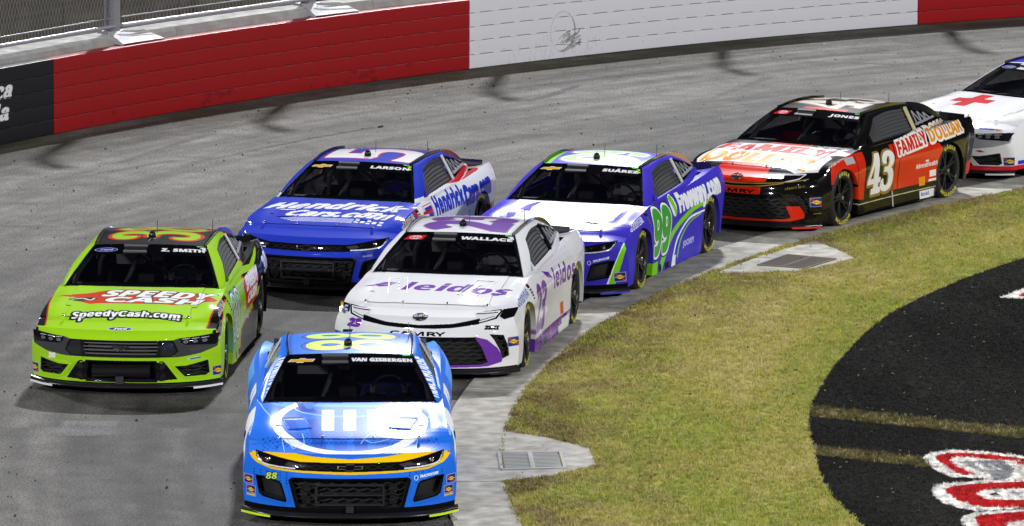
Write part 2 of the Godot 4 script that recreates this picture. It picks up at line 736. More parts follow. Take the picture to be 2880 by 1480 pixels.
	for y in 512:
		for x in 512:
			var k: float = clampf(0.9 + (stain.get_pixel(x, y).r - 0.5) * 0.09, 0.5, 1.0)
			sc.img.set_pixel(x, y, Color(k, k * 0.99, k * 0.965))
	for k in 9:
		var p := Vector2(rng.randf(), rng.randf())
		var l := Vector2(rng.randf_range(0.01, 0.05), 0.0).rotated(rng.randf() * TAU)
		sc.curve([p, p + l + Vector2(rng.randf_range(-0.01, 0.01), 0), p + l * 2.0], 0.004, 0.012, Color(0.66, 0.65, 0.62))
	conc.detail_enabled = true
	conc.detail_albedo = ImageTexture.create_from_image(sc.img)
	conc.detail_blend_mode = BaseMaterial3D.BLEND_MODE_MUL
	conc.detail_uv_layer = BaseMaterial3D.DETAIL_UV_1
	M.concrete = conc
	var conc2 := conc.duplicate() as StandardMaterial3D
	conc2.albedo_color = lin(0.78, 0.76, 0.71)
	M.concrete_dark = conc2
	var apron := Node3D.new()
	apron.name = "concrete_apron"
	apron.set_meta("kind", "structure")
	add_child(apron)
	var joints := [150.0, 156.0, 162.0, 167.5, 172.5, 177.5, 182.7, 187.4, 192.6, 198.0, 203.4, 209.2, 214.4, 219.6, 225.0, 231.0, 237.0, 243.0]
	var d1 := drain_poly(0)
	var d2 := drain_poly(1)
	for i in joints.size() - 1:
		var pol := PackedVector2Array()
		var steps := 7
		for k in steps:
			var p := arc(KERB_C, KERB_R, lerpf(joints[i] + 0.012, joints[i + 1] - 0.012, float(k) / (steps - 1)))
			pol.append(Vector2(p.x, p.z))
		for k in steps:
			var p := arc(KERB_C, KERB_R + 0.62, lerpf(joints[i + 1] - 0.012, joints[i] + 0.012, float(k) / (steps - 1)))
			pol.append(Vector2(p.x, p.z))
		part("slab", slab_mesh([pol], 0.012 + 0.003 * (i % 2)), conc if i % 4 != 1 else conc2, apron)
	for d in 2:
		var pol: PackedVector2Array = d1 if d == 0 else d2
		var gr := grate_quad(d)
		var mid := [(gr[0] + gr[1]) * 0.5, (gr[2] + gr[3]) * 0.5]
		var ax: Vector2 = (mid[1] - mid[0]).normalized()
		var nrm := Vector2(-ax.y, ax.x)
		var pieces := []
		for sgn in [-1.0, 1.0]:
			var o: Vector2 = mid[0]
			var half := PackedVector2Array([o - ax * 6.0, o + ax * 6.0, o + ax * 6.0 + nrm * 6.0 * sgn, o - ax * 6.0 + nrm * 6.0 * sgn])
			for a in Geometry2D.intersect_polygons(pol, half):
				for b in Geometry2D.clip_polygons(a, PackedVector2Array(gr)):
					pieces.append(b)
		part("drain_slab", slab_mesh(pieces, 0.0145), conc, apron)
		drain_grate(gr, d)


func drain_poly(k: int) -> PackedVector2Array:
	if k == 0:
		return PackedVector2Array([Vector2(-0.085, -56.53), Vector2(0.36, -56.78), Vector2(0.82, -57.34), Vector2(0.79, -57.8), Vector2(0.76, -58.2), Vector2(0.3, -58.82), Vector2(-0.075, -59.08), Vector2(-0.085, -58.0)])
	return PackedVector2Array([Vector2(2.345, -69.0), Vector2(2.8, -69.05), Vector2(3.3, -69.22), Vector2(3.65, -69.58), Vector2(4.03, -70.19), Vector2(3.85, -70.85), Vector2(3.63, -71.5), Vector2(2.93, -70.3)])


func grate_quad(k: int) -> Array:
	if k == 0:
		return [Vector2(-0.12, -57.95), Vector2(0.48, -57.98), Vector2(0.52, -57.17), Vector2(-0.09, -57.07)]
	return [Vector2(3.25, -70.38), Vector2(3.80, -70.08), Vector2(3.41, -69.38), Vector2(2.87, -69.60)]


func slab_mesh(polys: Array, y: float) -> ArrayMesh:
	var mb := MB.new()
	for pol in polys:
		var ix := Geometry2D.triangulate_polygon(pol)
		for t in ix.size() / 3:
			var q := []
			for k in 3:
				q.append(Vector3(pol[ix[t * 3 + k]].x, y, pol[ix[t * 3 + k]].y))
			if (q[2] - q[0]).cross(q[1] - q[0]).y < 0.0:
				mb.tri(q[0], q[2], q[1])
			else:
				mb.tri(q[0], q[1], q[2])
		var n: int = pol.size()
		for k in n:
			var a: Vector2 = pol[k]
			var b: Vector2 = pol[(k + 1) % n]
			mb.quad(Vector3(a.x, y, a.y), Vector3(b.x, y, b.y), Vector3(b.x, -0.02, b.y), Vector3(a.x, -0.02, a.y))
	for i in mb.v.size():
		mb.uv[i] = Vector2(mb.v[i].x, mb.v[i].z) / 4.1
	return mb.finish(false)


func drain_grate(g: Array, k: int) -> void:
	var steel := mat(lin(0.42, 0.42, 0.41), 0.8, 0.0, 0.1) if k == 0 else mat(lin(0.16, 0.14, 0.12), 0.9, 0.0, 0.1)
	var at: Vector2 = (g[0] + g[1] + g[2] + g[3]) * 0.25
	var t := thing("drain_grate", ["pale steel drain grate in the concrete flare beside the sky blue car", "rusty drain grate in the concrete flare beside the orange and black car"][k], "drain grate", Vector3(at.x, 0.0, at.y), 0.0, "drain grates in the apron")
	var q := []
	for p in g:
		q.append(Vector3(p.x - at.x, 0.0, p.y - at.y))
	var up := Vector3(0, 0.02, 0)
	var mb := MB.new()
	for i in 4:
		mb.bar(q[i] + Vector3(0, 0.014, 0), q[(i + 1) % 4] + Vector3(0, 0.014, 0), 0.03, 0.022)
	mb.bar((q[0] + q[1]) * 0.5 + Vector3(0, 0.014, 0), (q[3] + q[2]) * 0.5 + Vector3(0, 0.014, 0), 0.045, 0.02)
	part("frame", mb.finish(false), steel, t)
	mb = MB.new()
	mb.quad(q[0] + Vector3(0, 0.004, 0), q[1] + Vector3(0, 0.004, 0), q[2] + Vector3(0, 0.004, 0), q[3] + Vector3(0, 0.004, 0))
	part("pit_shade", mb.finish(false), mat(lin(0.006, 0.006, 0.006), 0.9), t)  # black sheet stands in for the shade of a deep pit
	for half in 2:
		mb = MB.new()
		for i in 12:
			var f := (i + 0.5) / 12.0
			var l: Vector3 = q[0].lerp(q[3], f)
			var r: Vector3 = q[1].lerp(q[2], f)
			var a := l.lerp(r, 0.05 if half == 0 else 0.53)
			var b := l.lerp(r, 0.47 if half == 0 else 0.95)
			mb.bar(a + Vector3(0, 0.014, 0), b + Vector3(0, 0.014, 0), 0.02, 0.018)
		part("bars", mb.finish(false), steel, t).set_meta("kind", "stuff")


# ======================================================================= infield
func P2(a: Array) -> Array:
	var o := []
	for i in a.size() / 2:
		o.append(Vector2(a[i * 2], a[i * 2 + 1]))
	return o


func build_infield() -> void:
	var key := Color8(0, 255, 0)
	var c := Canvas.new(-2.0, 14.0, -79.0, -51.0, 50.0, key)
	var blk := Color8(38, 37, 35)
	var olive := Color8(92, 87, 50)
	var white := Color8(214, 212, 206)
	var red := Color8(176, 34, 36)
	var grey := Color8(140, 141, 142)
	c.poly(P2([14.0, -79.0, 11.0, -76.6, 8.0, -73.3, 7.0, -71.9, 6.03, -70.26, 5.6, -69.5, 5.15, -68.62, 4.62, -67.4, 4.19, -66.26, 3.9, -65.2, 3.69, -64.28, 3.4, -62.9, 3.17, -61.48, 3.05, -60.6, 2.99, -59.87, 2.95, -58.8, 2.95, -57.79, 2.97, -56.8, 3.02, -55.85, 3.22, -54.55, 3.5, -53.2, 4.1, -51.0, 14.0, -51.0]), blk)
	c.poly(P2([3.05, -60.56, 5.12, -59.33, 14.0, -54.0, 14.0, -53.5, 5.08, -58.85, 3.02, -59.99]), olive)
	c.poly(P2([2.97, -58.36, 4.03, -57.81, 4.95, -57.31, 4.91, -56.86, 4.06, -57.29, 2.97, -57.92]), olive)
	c.poly(P2([4.0, -57.81, 4.11, -58.08, 4.37, -58.21, 4.68, -58.13, 5.0, -57.9, 5.9, -57.2, 5.9, -56.0, 4.9, -56.69, 4.53, -56.75, 4.37, -56.81, 4.24, -56.81, 4.14, -57.0, 4.06, -57.29]), white)
	c.poly(P2([4.13, -57.81, 4.19, -57.98, 4.36, -58.07, 4.67, -57.99, 4.99, -57.77, 5.5, -57.3, 5.5, -57.15, 4.98, -57.62, 4.65, -57.75, 4.45, -57.85, 4.32, -57.84, 4.26, -57.72, 4.31, -57.36, 4.47, -56.94, 4.33, -56.94, 4.22, -57.23]), red)
	c.poly(P2([4.34, -57.62, 4.78, -57.7, 4.86, -57.24, 4.78, -56.85, 4.69, -56.66, 4.62, -56.78, 4.58, -57.04, 4.48, -57.14, 4.4, -57.3]), grey)
	for k in 3:
		c.line(P2([4.36 + 0.13 * k, -57.5, 4.46 + 0.13 * k, -57.2]), 0.05, white)
	c.poly(P2([4.87, -57.57, 4.98, -57.64, 4.96, -57.37]), red)
	c.poly(P2([3.99, -56.2, 4.02, -56.39, 4.1, -56.5, 4.32, -56.59, 4.52, -56.69, 4.9, -56.69, 5.6, -56.6, 5.6, -55.2, 4.79, -55.32, 4.34, -55.19, 4.17, -55.34, 4.04, -55.58, 3.98, -55.92]), white)
	c.poly(P2([4.12, -56.24, 4.18, -56.36, 4.37, -56.49, 4.9, -56.64, 5.5, -56.6, 5.5, -56.25, 4.87, -56.28, 4.48, -56.21, 4.39, -56.03, 4.48, -55.75, 4.82, -55.72, 5.5, -55.7, 5.5, -55.3, 4.79, -55.35, 4.35, -55.39, 4.19, -55.71, 4.13, -56.02]), red)
	c.poly(P2([4.52, -55.99, 4.58, -56.1, 4.62, -56.0, 4.56, -55.88]), blk)
	c.poly(P2([4.71, -56.06, 4.77, -56.14, 4.85, -56.06, 4.78, -55.91]), grey)
	c.poly(P2([4.16, -54.8, 4.2, -54.98, 4.33, -55.14, 4.78, -55.29, 5.5, -55.2, 5.5, -53.6, 4.3, -53.6, 4.16, -54.56]), white)
	c.poly(P2([4.3, -54.91, 4.36, -55.01, 4.77, -55.18, 5.4, -55.1, 5.4, -54.7, 4.74, -54.75, 4.58, -54.69, 4.5, -53.8, 4.36, -53.8, 4.29, -54.62]), red)
	c.poly(P2([5.51, -67.39, 5.84, -68.07, 6.3, -68.5, 6.9, -68.5, 6.9, -67.2, 6.03, -67.29, 5.78, -67.32]), white)
	c.poly(P2([5.72, -67.5, 5.81, -67.68, 6.09, -67.96, 6.7, -68.1, 6.7, -67.45, 6.04, -67.44]), red)
	# living and dormant turf, mixed in patches
	var n1 := noise(0.35, 41, FastNoiseLite.TYPE_SIMPLEX_SMOOTH, 3)
	var n2 := noise(2.6, 42, FastNoiseLite.TYPE_SIMPLEX_SMOOTH, 2)
	var n3 := noise(11.0, 43)
	var turf := [Color8(184, 172, 114), Color8(166, 160, 80), Color8(140, 152, 60), Color8(174, 170, 78), Color8(138, 124, 84)]
	var w := c.w
	var h := c.h
	for j in h:
		var z := -79.0 + 28.0 * (j + 0.5) / h
		for i in w:
			var x := -2.0 + 16.0 * (i + 0.5) / w
			var p := c.img.get_pixel(i, j)
			var f := n3.get_noise_2d(x, z * 0.6)
			if p.g > 0.99 and p.r < 0.01:
				var edge := KERB_R - Vector2(x - KERB_C.x, z - KERB_C.y).length()
				var k := 0.5 + 0.75 * n1.get_noise_2d(x, z * 0.55) + 0.4 * n2.get_noise_2d(x, z * 0.6)
				k += 0.12 * clampf(edge * 0.5 - 0.6, -1.0, 1.0)
				var col: Color = turf[0].lerp(turf[1], clampf(k * 2.2, 0.0, 1.0))
				col = col.lerp(turf[2], clampf((k - 0.5) * 2.2, 0.0, 1.0))
				col = col.lerp(turf[3], clampf((k - 0.85) * 2.0, 0.0, 0.8))
				# dead, scuffed turf in clumps near the concrete and one bare spot
				var dead := clampf(1.1 - edge * 0.65, 0.0, 1.0) * clampf(0.5 + n2.get_noise_2d(x * 0.4 + 9.0, z * 0.4) * 2.2, 0.0, 1.0)
				dead = maxf(dead, clampf(1.0 - Vector2((x - 1.35) * 1.5, z + 55.65).length() * 1.8, 0.0, 1.0) * clampf(0.8 + f * 1.5, 0.0, 1.0))
				col = col.lerp(turf[4], dead * 0.85)
				col = col.lerp(Color8(70, 84, 30) if f < 0.0 else Color8(196, 180, 120), clampf(absf(f) * 0.28, 0.0, 0.25))
				c.img.set_pixel(i, j, col)
			else:
				var k := 1.0 + f * 0.18 + n2.get_noise_2d(x, z) * 0.16
				if p.r < 0.2:
					k = 1.0 + f * 0.08 + n1.get_noise_2d(x * 1.5, z * 0.5) * 0.3
				c.img.set_pixel(i, j, Color(clampf(p.r * k, 0, 1), clampf(p.g * k, 0, 1), clampf(p.b * k, 0, 1)))
	var m := StandardMaterial3D.new()
	m.albedo_texture = ImageTexture.create_from_image(c.img)
	m.roughness = 0.95
	m.texture_repeat = false
	m.metallic_specular = 0.03
	var mb := MB.new()
	var seg := 120
	var ctr := Vector3(KERB_C.x, 0.008, KERB_C.y)
	for k in seg:
		var a := arc(KERB_C, KERB_R - 0.004, 360.0 * k / seg, 0.008)
		var b := arc(KERB_C, KERB_R - 0.004, 360.0 * (k + 1) / seg, 0.008)
		mb.tri(ctr, a, b)
	for i in mb.v.size():
		mb.uv[i] = c.uv(Vector2(mb.v[i].x, mb.v[i].z))
	structure("infield", mb.finish(false, func(p): return p - Vector3.UP), m)
	# blades
	var tuft := MB.new()
	var r2 := RandomNumberGenerator.new()
	r2.seed = 5
	for b in 7:
		var a := r2.randf() * TAU
		var o := Vector3(r2.randf_range(-0.02, 0.02), 0, r2.randf_range(-0.02, 0.02))
		var lean := Vector3(cos(a), 0, sin(a)) * r2.randf_range(0.008, 0.03)
		var sd := Vector3(-sin(a), 0, cos(a)) * 0.0032
		var hh := r2.randf_range(0.014, 0.032)
		var mid := o + lean * 0.4 + Vector3(0, hh * 0.65, 0)
		tuft.quad(o - sd, o + sd, mid + sd * 0.8, mid - sd * 0.8)
		tuft.tri(mid - sd * 0.8, mid + sd * 0.8, o + lean + Vector3(0, hh, 0))
	var tm := tuft.finish(false)
	var gm := StandardMaterial3D.new()
	gm.vertex_color_use_as_albedo = true
	gm.roughness = 0.8
	gm.metallic_specular = 0.25
	gm.backlight_enabled = true
	gm.backlight = Color(0.25, 0.25, 0.2)
	tm.surface_set_material(0, gm)
	var d1 := drain_poly(0)
	var d2 := drain_poly(1)
	var xf := []
	var cols := []
	var tries := 0
	while tries < 175000:
		tries += 1
		var x := r2.randf_range(-0.6, 8.6)
		var z := r2.randf_range(-77.2, -53.2)
		var e := KERB_R - Vector2(x - KERB_C.x, z - KERB_C.y).length()
		if e < -0.012 or (x > 3.2 - (z + 54.0) * 0.33 + 2.6):
			continue
		var q := Vector2(x, z)
		if Geometry2D.is_point_in_polygon(q, d1) or Geometry2D.is_point_in_polygon(q, d2):
			continue
		var px := c.px(q)
		var col := c.img.get_pixel(clampi(int(px.x), 0, w - 1), clampi(int(px.y), 0, h - 1)).srgb_to_linear()
		var k := r2.randf_range(0.88, 1.32)
		if col.g < 0.05:
			k = r2.randf_range(0.92, 1.1)
		if col.g > 0.08 and col.g > col.b * 2.0 and r2.randf() < 0.25:
			col = col.lerp(Color(0.5, 0.42, 0.22), 0.5)
		col = Color(col.r * k, col.g * k, col.b * k)
		cols.append(col)
		var s := r2.randf_range(0.75, 1.35)
		if col.g < 0.06 or col.b > col.g * 0.8:
			s *= 0.62   # matted down under the paint
		xf.append(Transform3D(Basis(Vector3.UP, r2.randf() * TAU).scaled(Vector3(s, s * r2.randf_range(0.7, 1.3), s)), Vector3(x, 0.007, z)))
	var mm := MultiMesh.new()
	mm.transform_format = MultiMesh.TRANSFORM_3D
	mm.use_colors = true
	mm.mesh = tm
	mm.instance_count = xf.size()
	for i in xf.size():
		mm.set_instance_transform(i, xf[i])
		mm.set_instance_color(i, cols[i])
	var mi := MultiMeshInstance3D.new()
	mi.name = "grass"
	mi.multimesh = mm
	add_child(mi)
	tag(mi, "short mown grass of the infield with painted lettering", "grass", "", "stuff")


# ======================================================================= barrier
func swept(c: Vector2, prof: Array, d0: float, d1: float, step: float, uvf: Callable, caps := true) -> ArrayMesh:
	# profile of (radius, height) carried round the arc from d0 to d1 degrees
	var n := maxi(2, int(ceil((d1 - d0) / step)) + 1)
	var mb := MB.new()
	var rows := []
	var uvs := []
	for i in n:
		var d := lerpf(d0, d1, float(i) / (n - 1))
		var r := PackedVector3Array()
		var u := PackedVector2Array()
		for p in prof + [prof[0]]:
			r.append(arc(c, p.x, d, p.y))
			u.append(uvf.call(d, p))
		rows.append(r)
		uvs.append(u)
	mb.grid(rows, uvs)
	if caps:
		for e in [0, n - 1]:
			var b := mb.v.size()
			for j in prof.size():
				mb.vert(rows[e][j], uvs[e][j])
			for j in range(1, prof.size() - 1):
				mb.idx.append_array(PackedInt32Array([b, b + j, b + j + 1]))
	var mid := (prof[0] + prof[prof.size() / 2]) * 0.5 as Vector2
	var ref := func(p: Vector3) -> Vector3:
		var v := Vector2(p.x - c.x, p.z - c.y).normalized() * mid.x
		return Vector3(c.x + v.x, mid.y, c.y + v.y)
	return mb.finish(true, ref, 0.8)


func build_barrier() -> void:
	var secs := [[198.0, 211.42], [211.42, 224.1], [224.1, 236.72], [236.72, 252.0]]
	var labels := ["charcoal soft-wall barrier with white script at its end", "plain red soft-wall barrier below the catch fence", "white soft-wall barrier with a round black tyre scuff", "red soft-wall barrier printed with a dark shape beyond the white one"]
	var h := 0.205
	for k in 4:
		var d0: float = secs[k][0]
		var d1: float = secs[k][1]
		var mid := arc(WALL_C, WALL_R, (d0 + d1) * 0.5)
		var t := thing("barrier", labels[k], "barrier", Vector3.ZERO, 0.0, "soft-wall barrier sections")
		var len := deg_to_rad(d1 - d0) * WALL_R
		var base: Color = [Color8(27, 27, 32), Color8(147, 17, 21), Color8(215, 214, 215), Color8(152, 18, 22)][k]
		var c := Canvas.new(0.0, len, 1.06, 0.0, 110.0, base)
		var nn := noise(0.02, 50 + k, FastNoiseLite.TYPE_SIMPLEX_SMOOTH, 3)
		var soft := base
		if k == 0:
			var wt := Color8(225, 225, 225)
			letter(c, "Coca", Vector2(len - 1.8, 0.62), Vector2(0.82, 0.0), Vector2(0.08, 0.2), wt, 2, 0.012, wt)
			letter(c, "Cola", Vector2(len - 1.88, 0.33), Vector2(0.82, 0.0), Vector2(0.08, 0.2), wt, 2, 0.012, wt)
		elif k == 1:
			for i in 26:
				var s := rng.randf_range(0.5, len - 0.4) if i > 16 else 6.2 + rng.randf_range(-0.6, 0.9)
				var y := rng.randf_range(0.04, 0.2)
				c.ellipse(Vector2(s, y), rng.randf_range(0.02, 0.09), rng.randf_range(0.015, 0.05), base.darkened(rng.randf_range(0.06, 0.2)))
			for i in 10:
				var s := 3.6 + rng.randf_range(-0.2, 0.25)
				c.ellipse(Vector2(s, rng.randf_range(0.08, 0.2)), 0.05, 0.03, base.darkened(0.16))
		elif k == 2:
			var o := Vector2(1.93, 0.4)
			for i in 34:
				var a := TAU * i / 34.0
				var thick := 0.012 + 0.02 * maxf(0.0, cos(a + 0.4))
				var g: float = 0.72 - 0.2 * maxf(0.0, cos(a + 0.4)) + rng.randf_range(-0.05, 0.08)
				var p0 := o + Vector2(cos(a) * 0.25, sin(a) * 0.3)
				var p1 := o + Vector2(cos(a + 0.2) * 0.25, sin(a + 0.2) * 0.3)
				c.line([p0, p1], thick, Color(g, g, g * 1.01))
			for i in 26:
				var p := o + Vector2(rng.randf_range(-0.1, 0.22), rng.randf_range(-0.3, -0.06))
				var g := rng.randf_range(0.48, 0.7)
				c.curve([p, p + Vector2(0.09, rng.randf_range(0.0, 0.07)), p + Vector2(0.17, rng.randf_range(0.02, 0.1))], 0.01, 0.025, Color(g, g, g))
			for i in 40:
				var s := rng.randf_range(0.8, 2.6)
				var y := rng.randf_range(0.02, 0.5)
				c.line([Vector2(s, y), Vector2(s + rng.randf_range(-0.05, 0.05), y - rng.randf_range(0.04, 0.2))], 0.012, Color8(196, 196, 197))
		else:
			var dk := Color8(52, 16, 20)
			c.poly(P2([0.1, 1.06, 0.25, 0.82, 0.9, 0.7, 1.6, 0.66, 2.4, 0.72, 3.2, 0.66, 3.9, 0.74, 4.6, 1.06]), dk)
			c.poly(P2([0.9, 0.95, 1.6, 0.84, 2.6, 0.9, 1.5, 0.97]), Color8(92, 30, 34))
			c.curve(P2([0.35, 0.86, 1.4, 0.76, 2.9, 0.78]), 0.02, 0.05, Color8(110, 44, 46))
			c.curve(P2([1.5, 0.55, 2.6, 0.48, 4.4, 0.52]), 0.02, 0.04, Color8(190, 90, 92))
		for i in int(len * 26.0):
			# grime flecks
			var p := Vector2(rng.randf() * len, rng.randf() * rng.randf() * 1.03)
			var q := c.px(p)
			var col := c.img.get_pixel(clampi(int(q.x), 0, c.w - 1), clampi(int(q.y), 0, c.h - 1)) * rng.randf_range(0.88, 1.03)
			col.a = 1.0
			c.ellipse(p, rng.randf_range(0.006, 0.03), rng.randf_range(0.003, 0.01), col)
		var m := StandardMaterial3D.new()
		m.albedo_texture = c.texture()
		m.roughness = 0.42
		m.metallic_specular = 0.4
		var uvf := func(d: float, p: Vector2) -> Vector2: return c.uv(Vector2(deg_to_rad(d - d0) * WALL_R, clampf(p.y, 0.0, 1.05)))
		for r in 5:
			var y0 := 0.006 + h * r
			var y1 := y0 + h - 0.006
			var b := 0.011
			var f := WALL_R
			var prof := [Vector2(f + 0.2, y0), Vector2(f + b, y0), Vector2(f + b * 0.3, y0 + b * 0.3), Vector2(f, y0 + b), Vector2(f - 0.002, (y0 + y1) * 0.5), Vector2(f, y1 - b), Vector2(f + b * 0.3, y1 - b * 0.3), Vector2(f + b, y1), Vector2(f + 0.2, y1)]
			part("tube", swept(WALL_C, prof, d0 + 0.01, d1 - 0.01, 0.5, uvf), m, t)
			if r < 4:
				# stitch welds that bridge the groove between two tubes
				var mb := MB.new()
				var s := 0.1
				while s < len - 0.3:
					var a := d0 + rad_to_deg(s / WALL_R)
					var l := rng.randf_range(0.1, 0.16)
					var p0 := arc(WALL_C, f + 0.008, a, y1 + 0.0045)
					var p1 := arc(WALL_C, f + 0.008, a + rad_to_deg(l / WALL_R), y1 + 0.0045)
					mb.bar(p0, p1, 0.03, 0.012)
					s += rng.randf_range(0.34, 0.42)
				for i in mb.v.size():
					mb.uv[i] = Vector2(0.985, 0.12)
				part("stitch_welds", mb.finish(false), m, t).set_meta("kind", "stuff")
		var cap := swept(WALL_C, [Vector2(WALL_R + 0.2, 0.0), Vector2(WALL_R + 0.012, 0.01), Vector2(WALL_R + 0.012, 1.0), Vector2(WALL_R + 0.2, 1.0)], d0 + 0.02, d1 - 0.02, 0.8, func(_d, _p): return Vector2.ZERO)
		part("backing", cap, M.black, t)


func build_fence() -> void:
	# painted concrete wall behind the barrier
	var wall_mat := M.concrete.duplicate() as StandardMaterial3D
	wall_mat.albedo_color = lin(0.72, 0.72, 0.72)
	var w := thing("concrete_wall", "pale painted concrete wall carrying the catch fence", "wall")
	var d := 198.0
	while d < 252.0:
		var prof := [Vector2(41.17, 0.0), Vector2(41.17, 1.1), Vector2(41.2, 1.14), Vector2(41.62, 1.15), Vector2(41.66, 1.12), Vector2(41.66, 0.0)]
		part("wall_segment", swept(WALL_C, prof, d + 0.008, d + 5.9 - 0.008, 0.75, func(_d, p): return Vector2(_d * 0.17, p.x * 0.3 + p.y * 0.3)), wall_mat, w)
		d += 5.9
	var f := thing("catch_fence", "galvanised chain-link catch fence on steel posts", "fence")
	for k in range(-2, 7):
		var a := 214.19 + 5.9 * k
		# post: wide-flange column that bends in over the track at its top
		var b0 := arc(WALL_C, 41.44, a, 1.15)
		var inw := (Vector3(WALL_C.x, 0, WALL_C.y) - Vector3(b0.x, 0, b0.z)).normalized()
		var along := Vector3(-inw.z, 0, inw.x)
		var path := [b0, b0 + Vector3(0, 1.75, 0), b0 + Vector3(0, 2.0, 0) + inw * 0.1, b0 + Vector3(0, 2.15, 0) + inw * 0.28, b0 + Vector3(0, 2.25, 0) + inw * 0.55]
		var mb := MB.new()
		for i in 4:
			var dir: Vector3 = (path[i + 1] - path[i]).normalized()
			var out := along.cross(dir).normalized()
			for s in [-0.075, 0.075]:
				mb.bar(path[i] + out * s, path[i + 1] + out * s + dir * 0.02, 0.15, 0.012, out)
			mb.bar(path[i], path[i + 1] + dir * 0.02, 0.01, 0.15, out)
		part("post", mb.finish(false), M.galv, f)
		mb = MB.new()
		var foot := arc(WALL_C, 41.44, a, 1.165)
		mb.box(foot, Vector3(0.3, 0.03, 0.3), Basis(along, Vector3.UP, along.cross(Vector3.UP)))
		part("base_plate", mb.finish(false), M.galv, f)
		# white filler plate that slopes from the wall top to the barrier
		mb = MB.new()
		var q := []
		for e in [[-0.3, 41.02, 1.05], [0.62, 41.02, 1.045], [0.5, 41.28, 1.16], [-0.3, 41.28, 1.2]]:
			q.append(arc(WALL_C, e[1], a + rad_to_deg(e[0] / WALL_R), e[2]))
		mb.quad(q[0], q[1], q[2], q[3])
		mb.quad(q[0], q[3], q[3] - Vector3(0, 0.14, 0), q[0] - Vector3(0, 0.03, 0))
		mb.quad(q[2], q[1], q[1] - Vector3(0, 0.03, 0), q[2] - Vector3(0, 0.14, 0))
		part("filler_plate", mb.finish(false), M.plate, f)
		if k == 6:
			continue
		# bay: bottom rail, cables and mesh
		var p0 := arc(WALL_C, 41.34, a + 0.12, 1.25)
		var p1 := arc(WALL_C, 41.34, a + 5.78, 1.25)
		mb = MB.new()
		mb.tube([p0, (p0 + p1) * 0.5, p1], 0.03, 10)
		part("rail", mb.finish(), M.galv, f)
		for y in [0.12, 0.75, 1.5]:
			mb = MB.new()
			mb.tube([p0 + Vector3(0, y, 0), p1 + Vector3(0, y, 0)], 0.009, 6)
			part("cable", mb.finish(), M.galv, f)
		mb = MB.new()
		var ex := (p1 - p0)
		var L := ex.length()
		ex = ex / L
		var H := 1.7
		var pitch := 0.075
		for dirn in [-1.0, 1.0]:
			var slope: float = 0.42 * dirn
			var s := -H * 0.42 if dirn > 0 else 0.0
			var end := L if dirn > 0 else L + H * 0.42
			while s < end:
				# clip the slanted wire to the bay
				var y0 := 0.0
				var y1 := H
				var xa := s
				var xb: float = s + slope * H
				if xa < 0.0:
					y0 = -xa / slope
				if xa > L:
					y0 = (L - xa) / slope
				if xb > L:
					y1 = (L - xa) / slope
				if xb < 0.0:
					y1 = -xa / slope
				if y1 > y0 + 0.02:
					var A: Vector3 = p0 + ex * (s + slope * y0) + Vector3(0, y0 + 0.03, 0)
					var B: Vector3 = p0 + ex * (s + slope * y1) + Vector3(0, y1 + 0.03, 0)
					mb.bar(A + inw * 0.003 * dirn, B + inw * 0.003 * dirn, 0.0032, 0.0032, inw)
				s += pitch
		part("mesh_panel", mb.finish(false), M.wire, f).set_meta("kind", "stuff")
	# weathered retaining wall behind the fence
	var rw := thing("retaining_wall", "weathered brown concrete retaining wall behind the chain-link", "wall")
	var rm := M.concrete.duplicate() as StandardMaterial3D
	rm.albedo_color = lin(0.2, 0.182, 0.152)
	d = 198.0
	while d < 252.0:
		var prof := [Vector2(44.2, 0.0), Vector2(44.2, 1.95), Vector2(44.23, 2.0), Vector2(44.5, 2.0), Vector2(44.5, 0.0)]
		part("panel", swept(WALL_C, prof, d + 0.012, d + 3.2 - 0.012, 0.8, func(_d, p): return Vector2(_d * 0.17, p.x * 0.3 + p.y * 0.25)), rm, rw)
		d += 3.2

# ======================================================================= stock car shell
# car axes: +x the driver's left, +y up, +z forward; origin on the ground midway between the axles
const YC := [[-2.42, 0.84], [-2.2, 0.862], [-1.9, 0.882], [-1.6, 0.9], [-1.0, 0.91], [0.0, 0.905], [0.5, 0.895], [0.86, 0.885], [1.1, 0.862], [1.4, 0.828], [1.7, 0.79], [1.9, 0.76], [2.1, 0.722], [2.25, 0.685], [2.31, 0.66]]
const XE := [[-2.42, 0.83], [-2.2, 0.85], [-1.8, 0.87], [-1.4, 0.885], [-0.6, 0.875], [0.5, 0.875], [0.86, 0.88], [1.1, 0.885], [1.4, 0.895], [1.65, 0.905], [1.9, 0.92], [2.1, 0.93], [2.31, 0.93]]
const YE := [[-2.42, 0.93], [-2.2, 0.945], [-1.8, 0.94], [-1.4, 0.925], [-1.0, 0.905], [-0.6, 0.89], [0.0, 0.878], [0.5, 0.875], [0.86, 0.868], [1.1, 0.838], [1.4, 0.808], [1.65, 0.782], [1.9, 0.742], [2.1, 0.69], [2.31, 0.635]]
const XM := [[-2.42, 0.94], [-2.3, 0.955], [-1.9, 0.985], [-1.4, 1.0], [-1.0, 0.985], [-0.6, 0.968], [0.0, 0.962], [0.5, 0.965], [1.0, 0.985], [1.4, 1.0], [1.9, 0.995], [2.31, 0.985]]
const YS := [[-2.42, 0.25], [-1.85, 0.2], [-1.75, 0.19], [-1.0, 0.075], [1.0, 0.1], [1.8, 0.13], [2.31, 0.12]]
const ZF := [[0.1, 2.38], [0.16, 2.38], [0.3, 2.4], [0.45, 2.42], [0.55, 2.41], [0.62, 2.37], [0.66, 2.31], [0.7, 2.22]]

var shells := {}


func bow(t: float) -> float:
	t = clampf(absf(t), 0.0, 1.02)
	return 0.43 * (0.5 * t * t + 0.5 * pow(t, 5.0))


func front_z(x: float, y: float) -> float:
	return tab(ZF, y) - bow(x / 0.985)


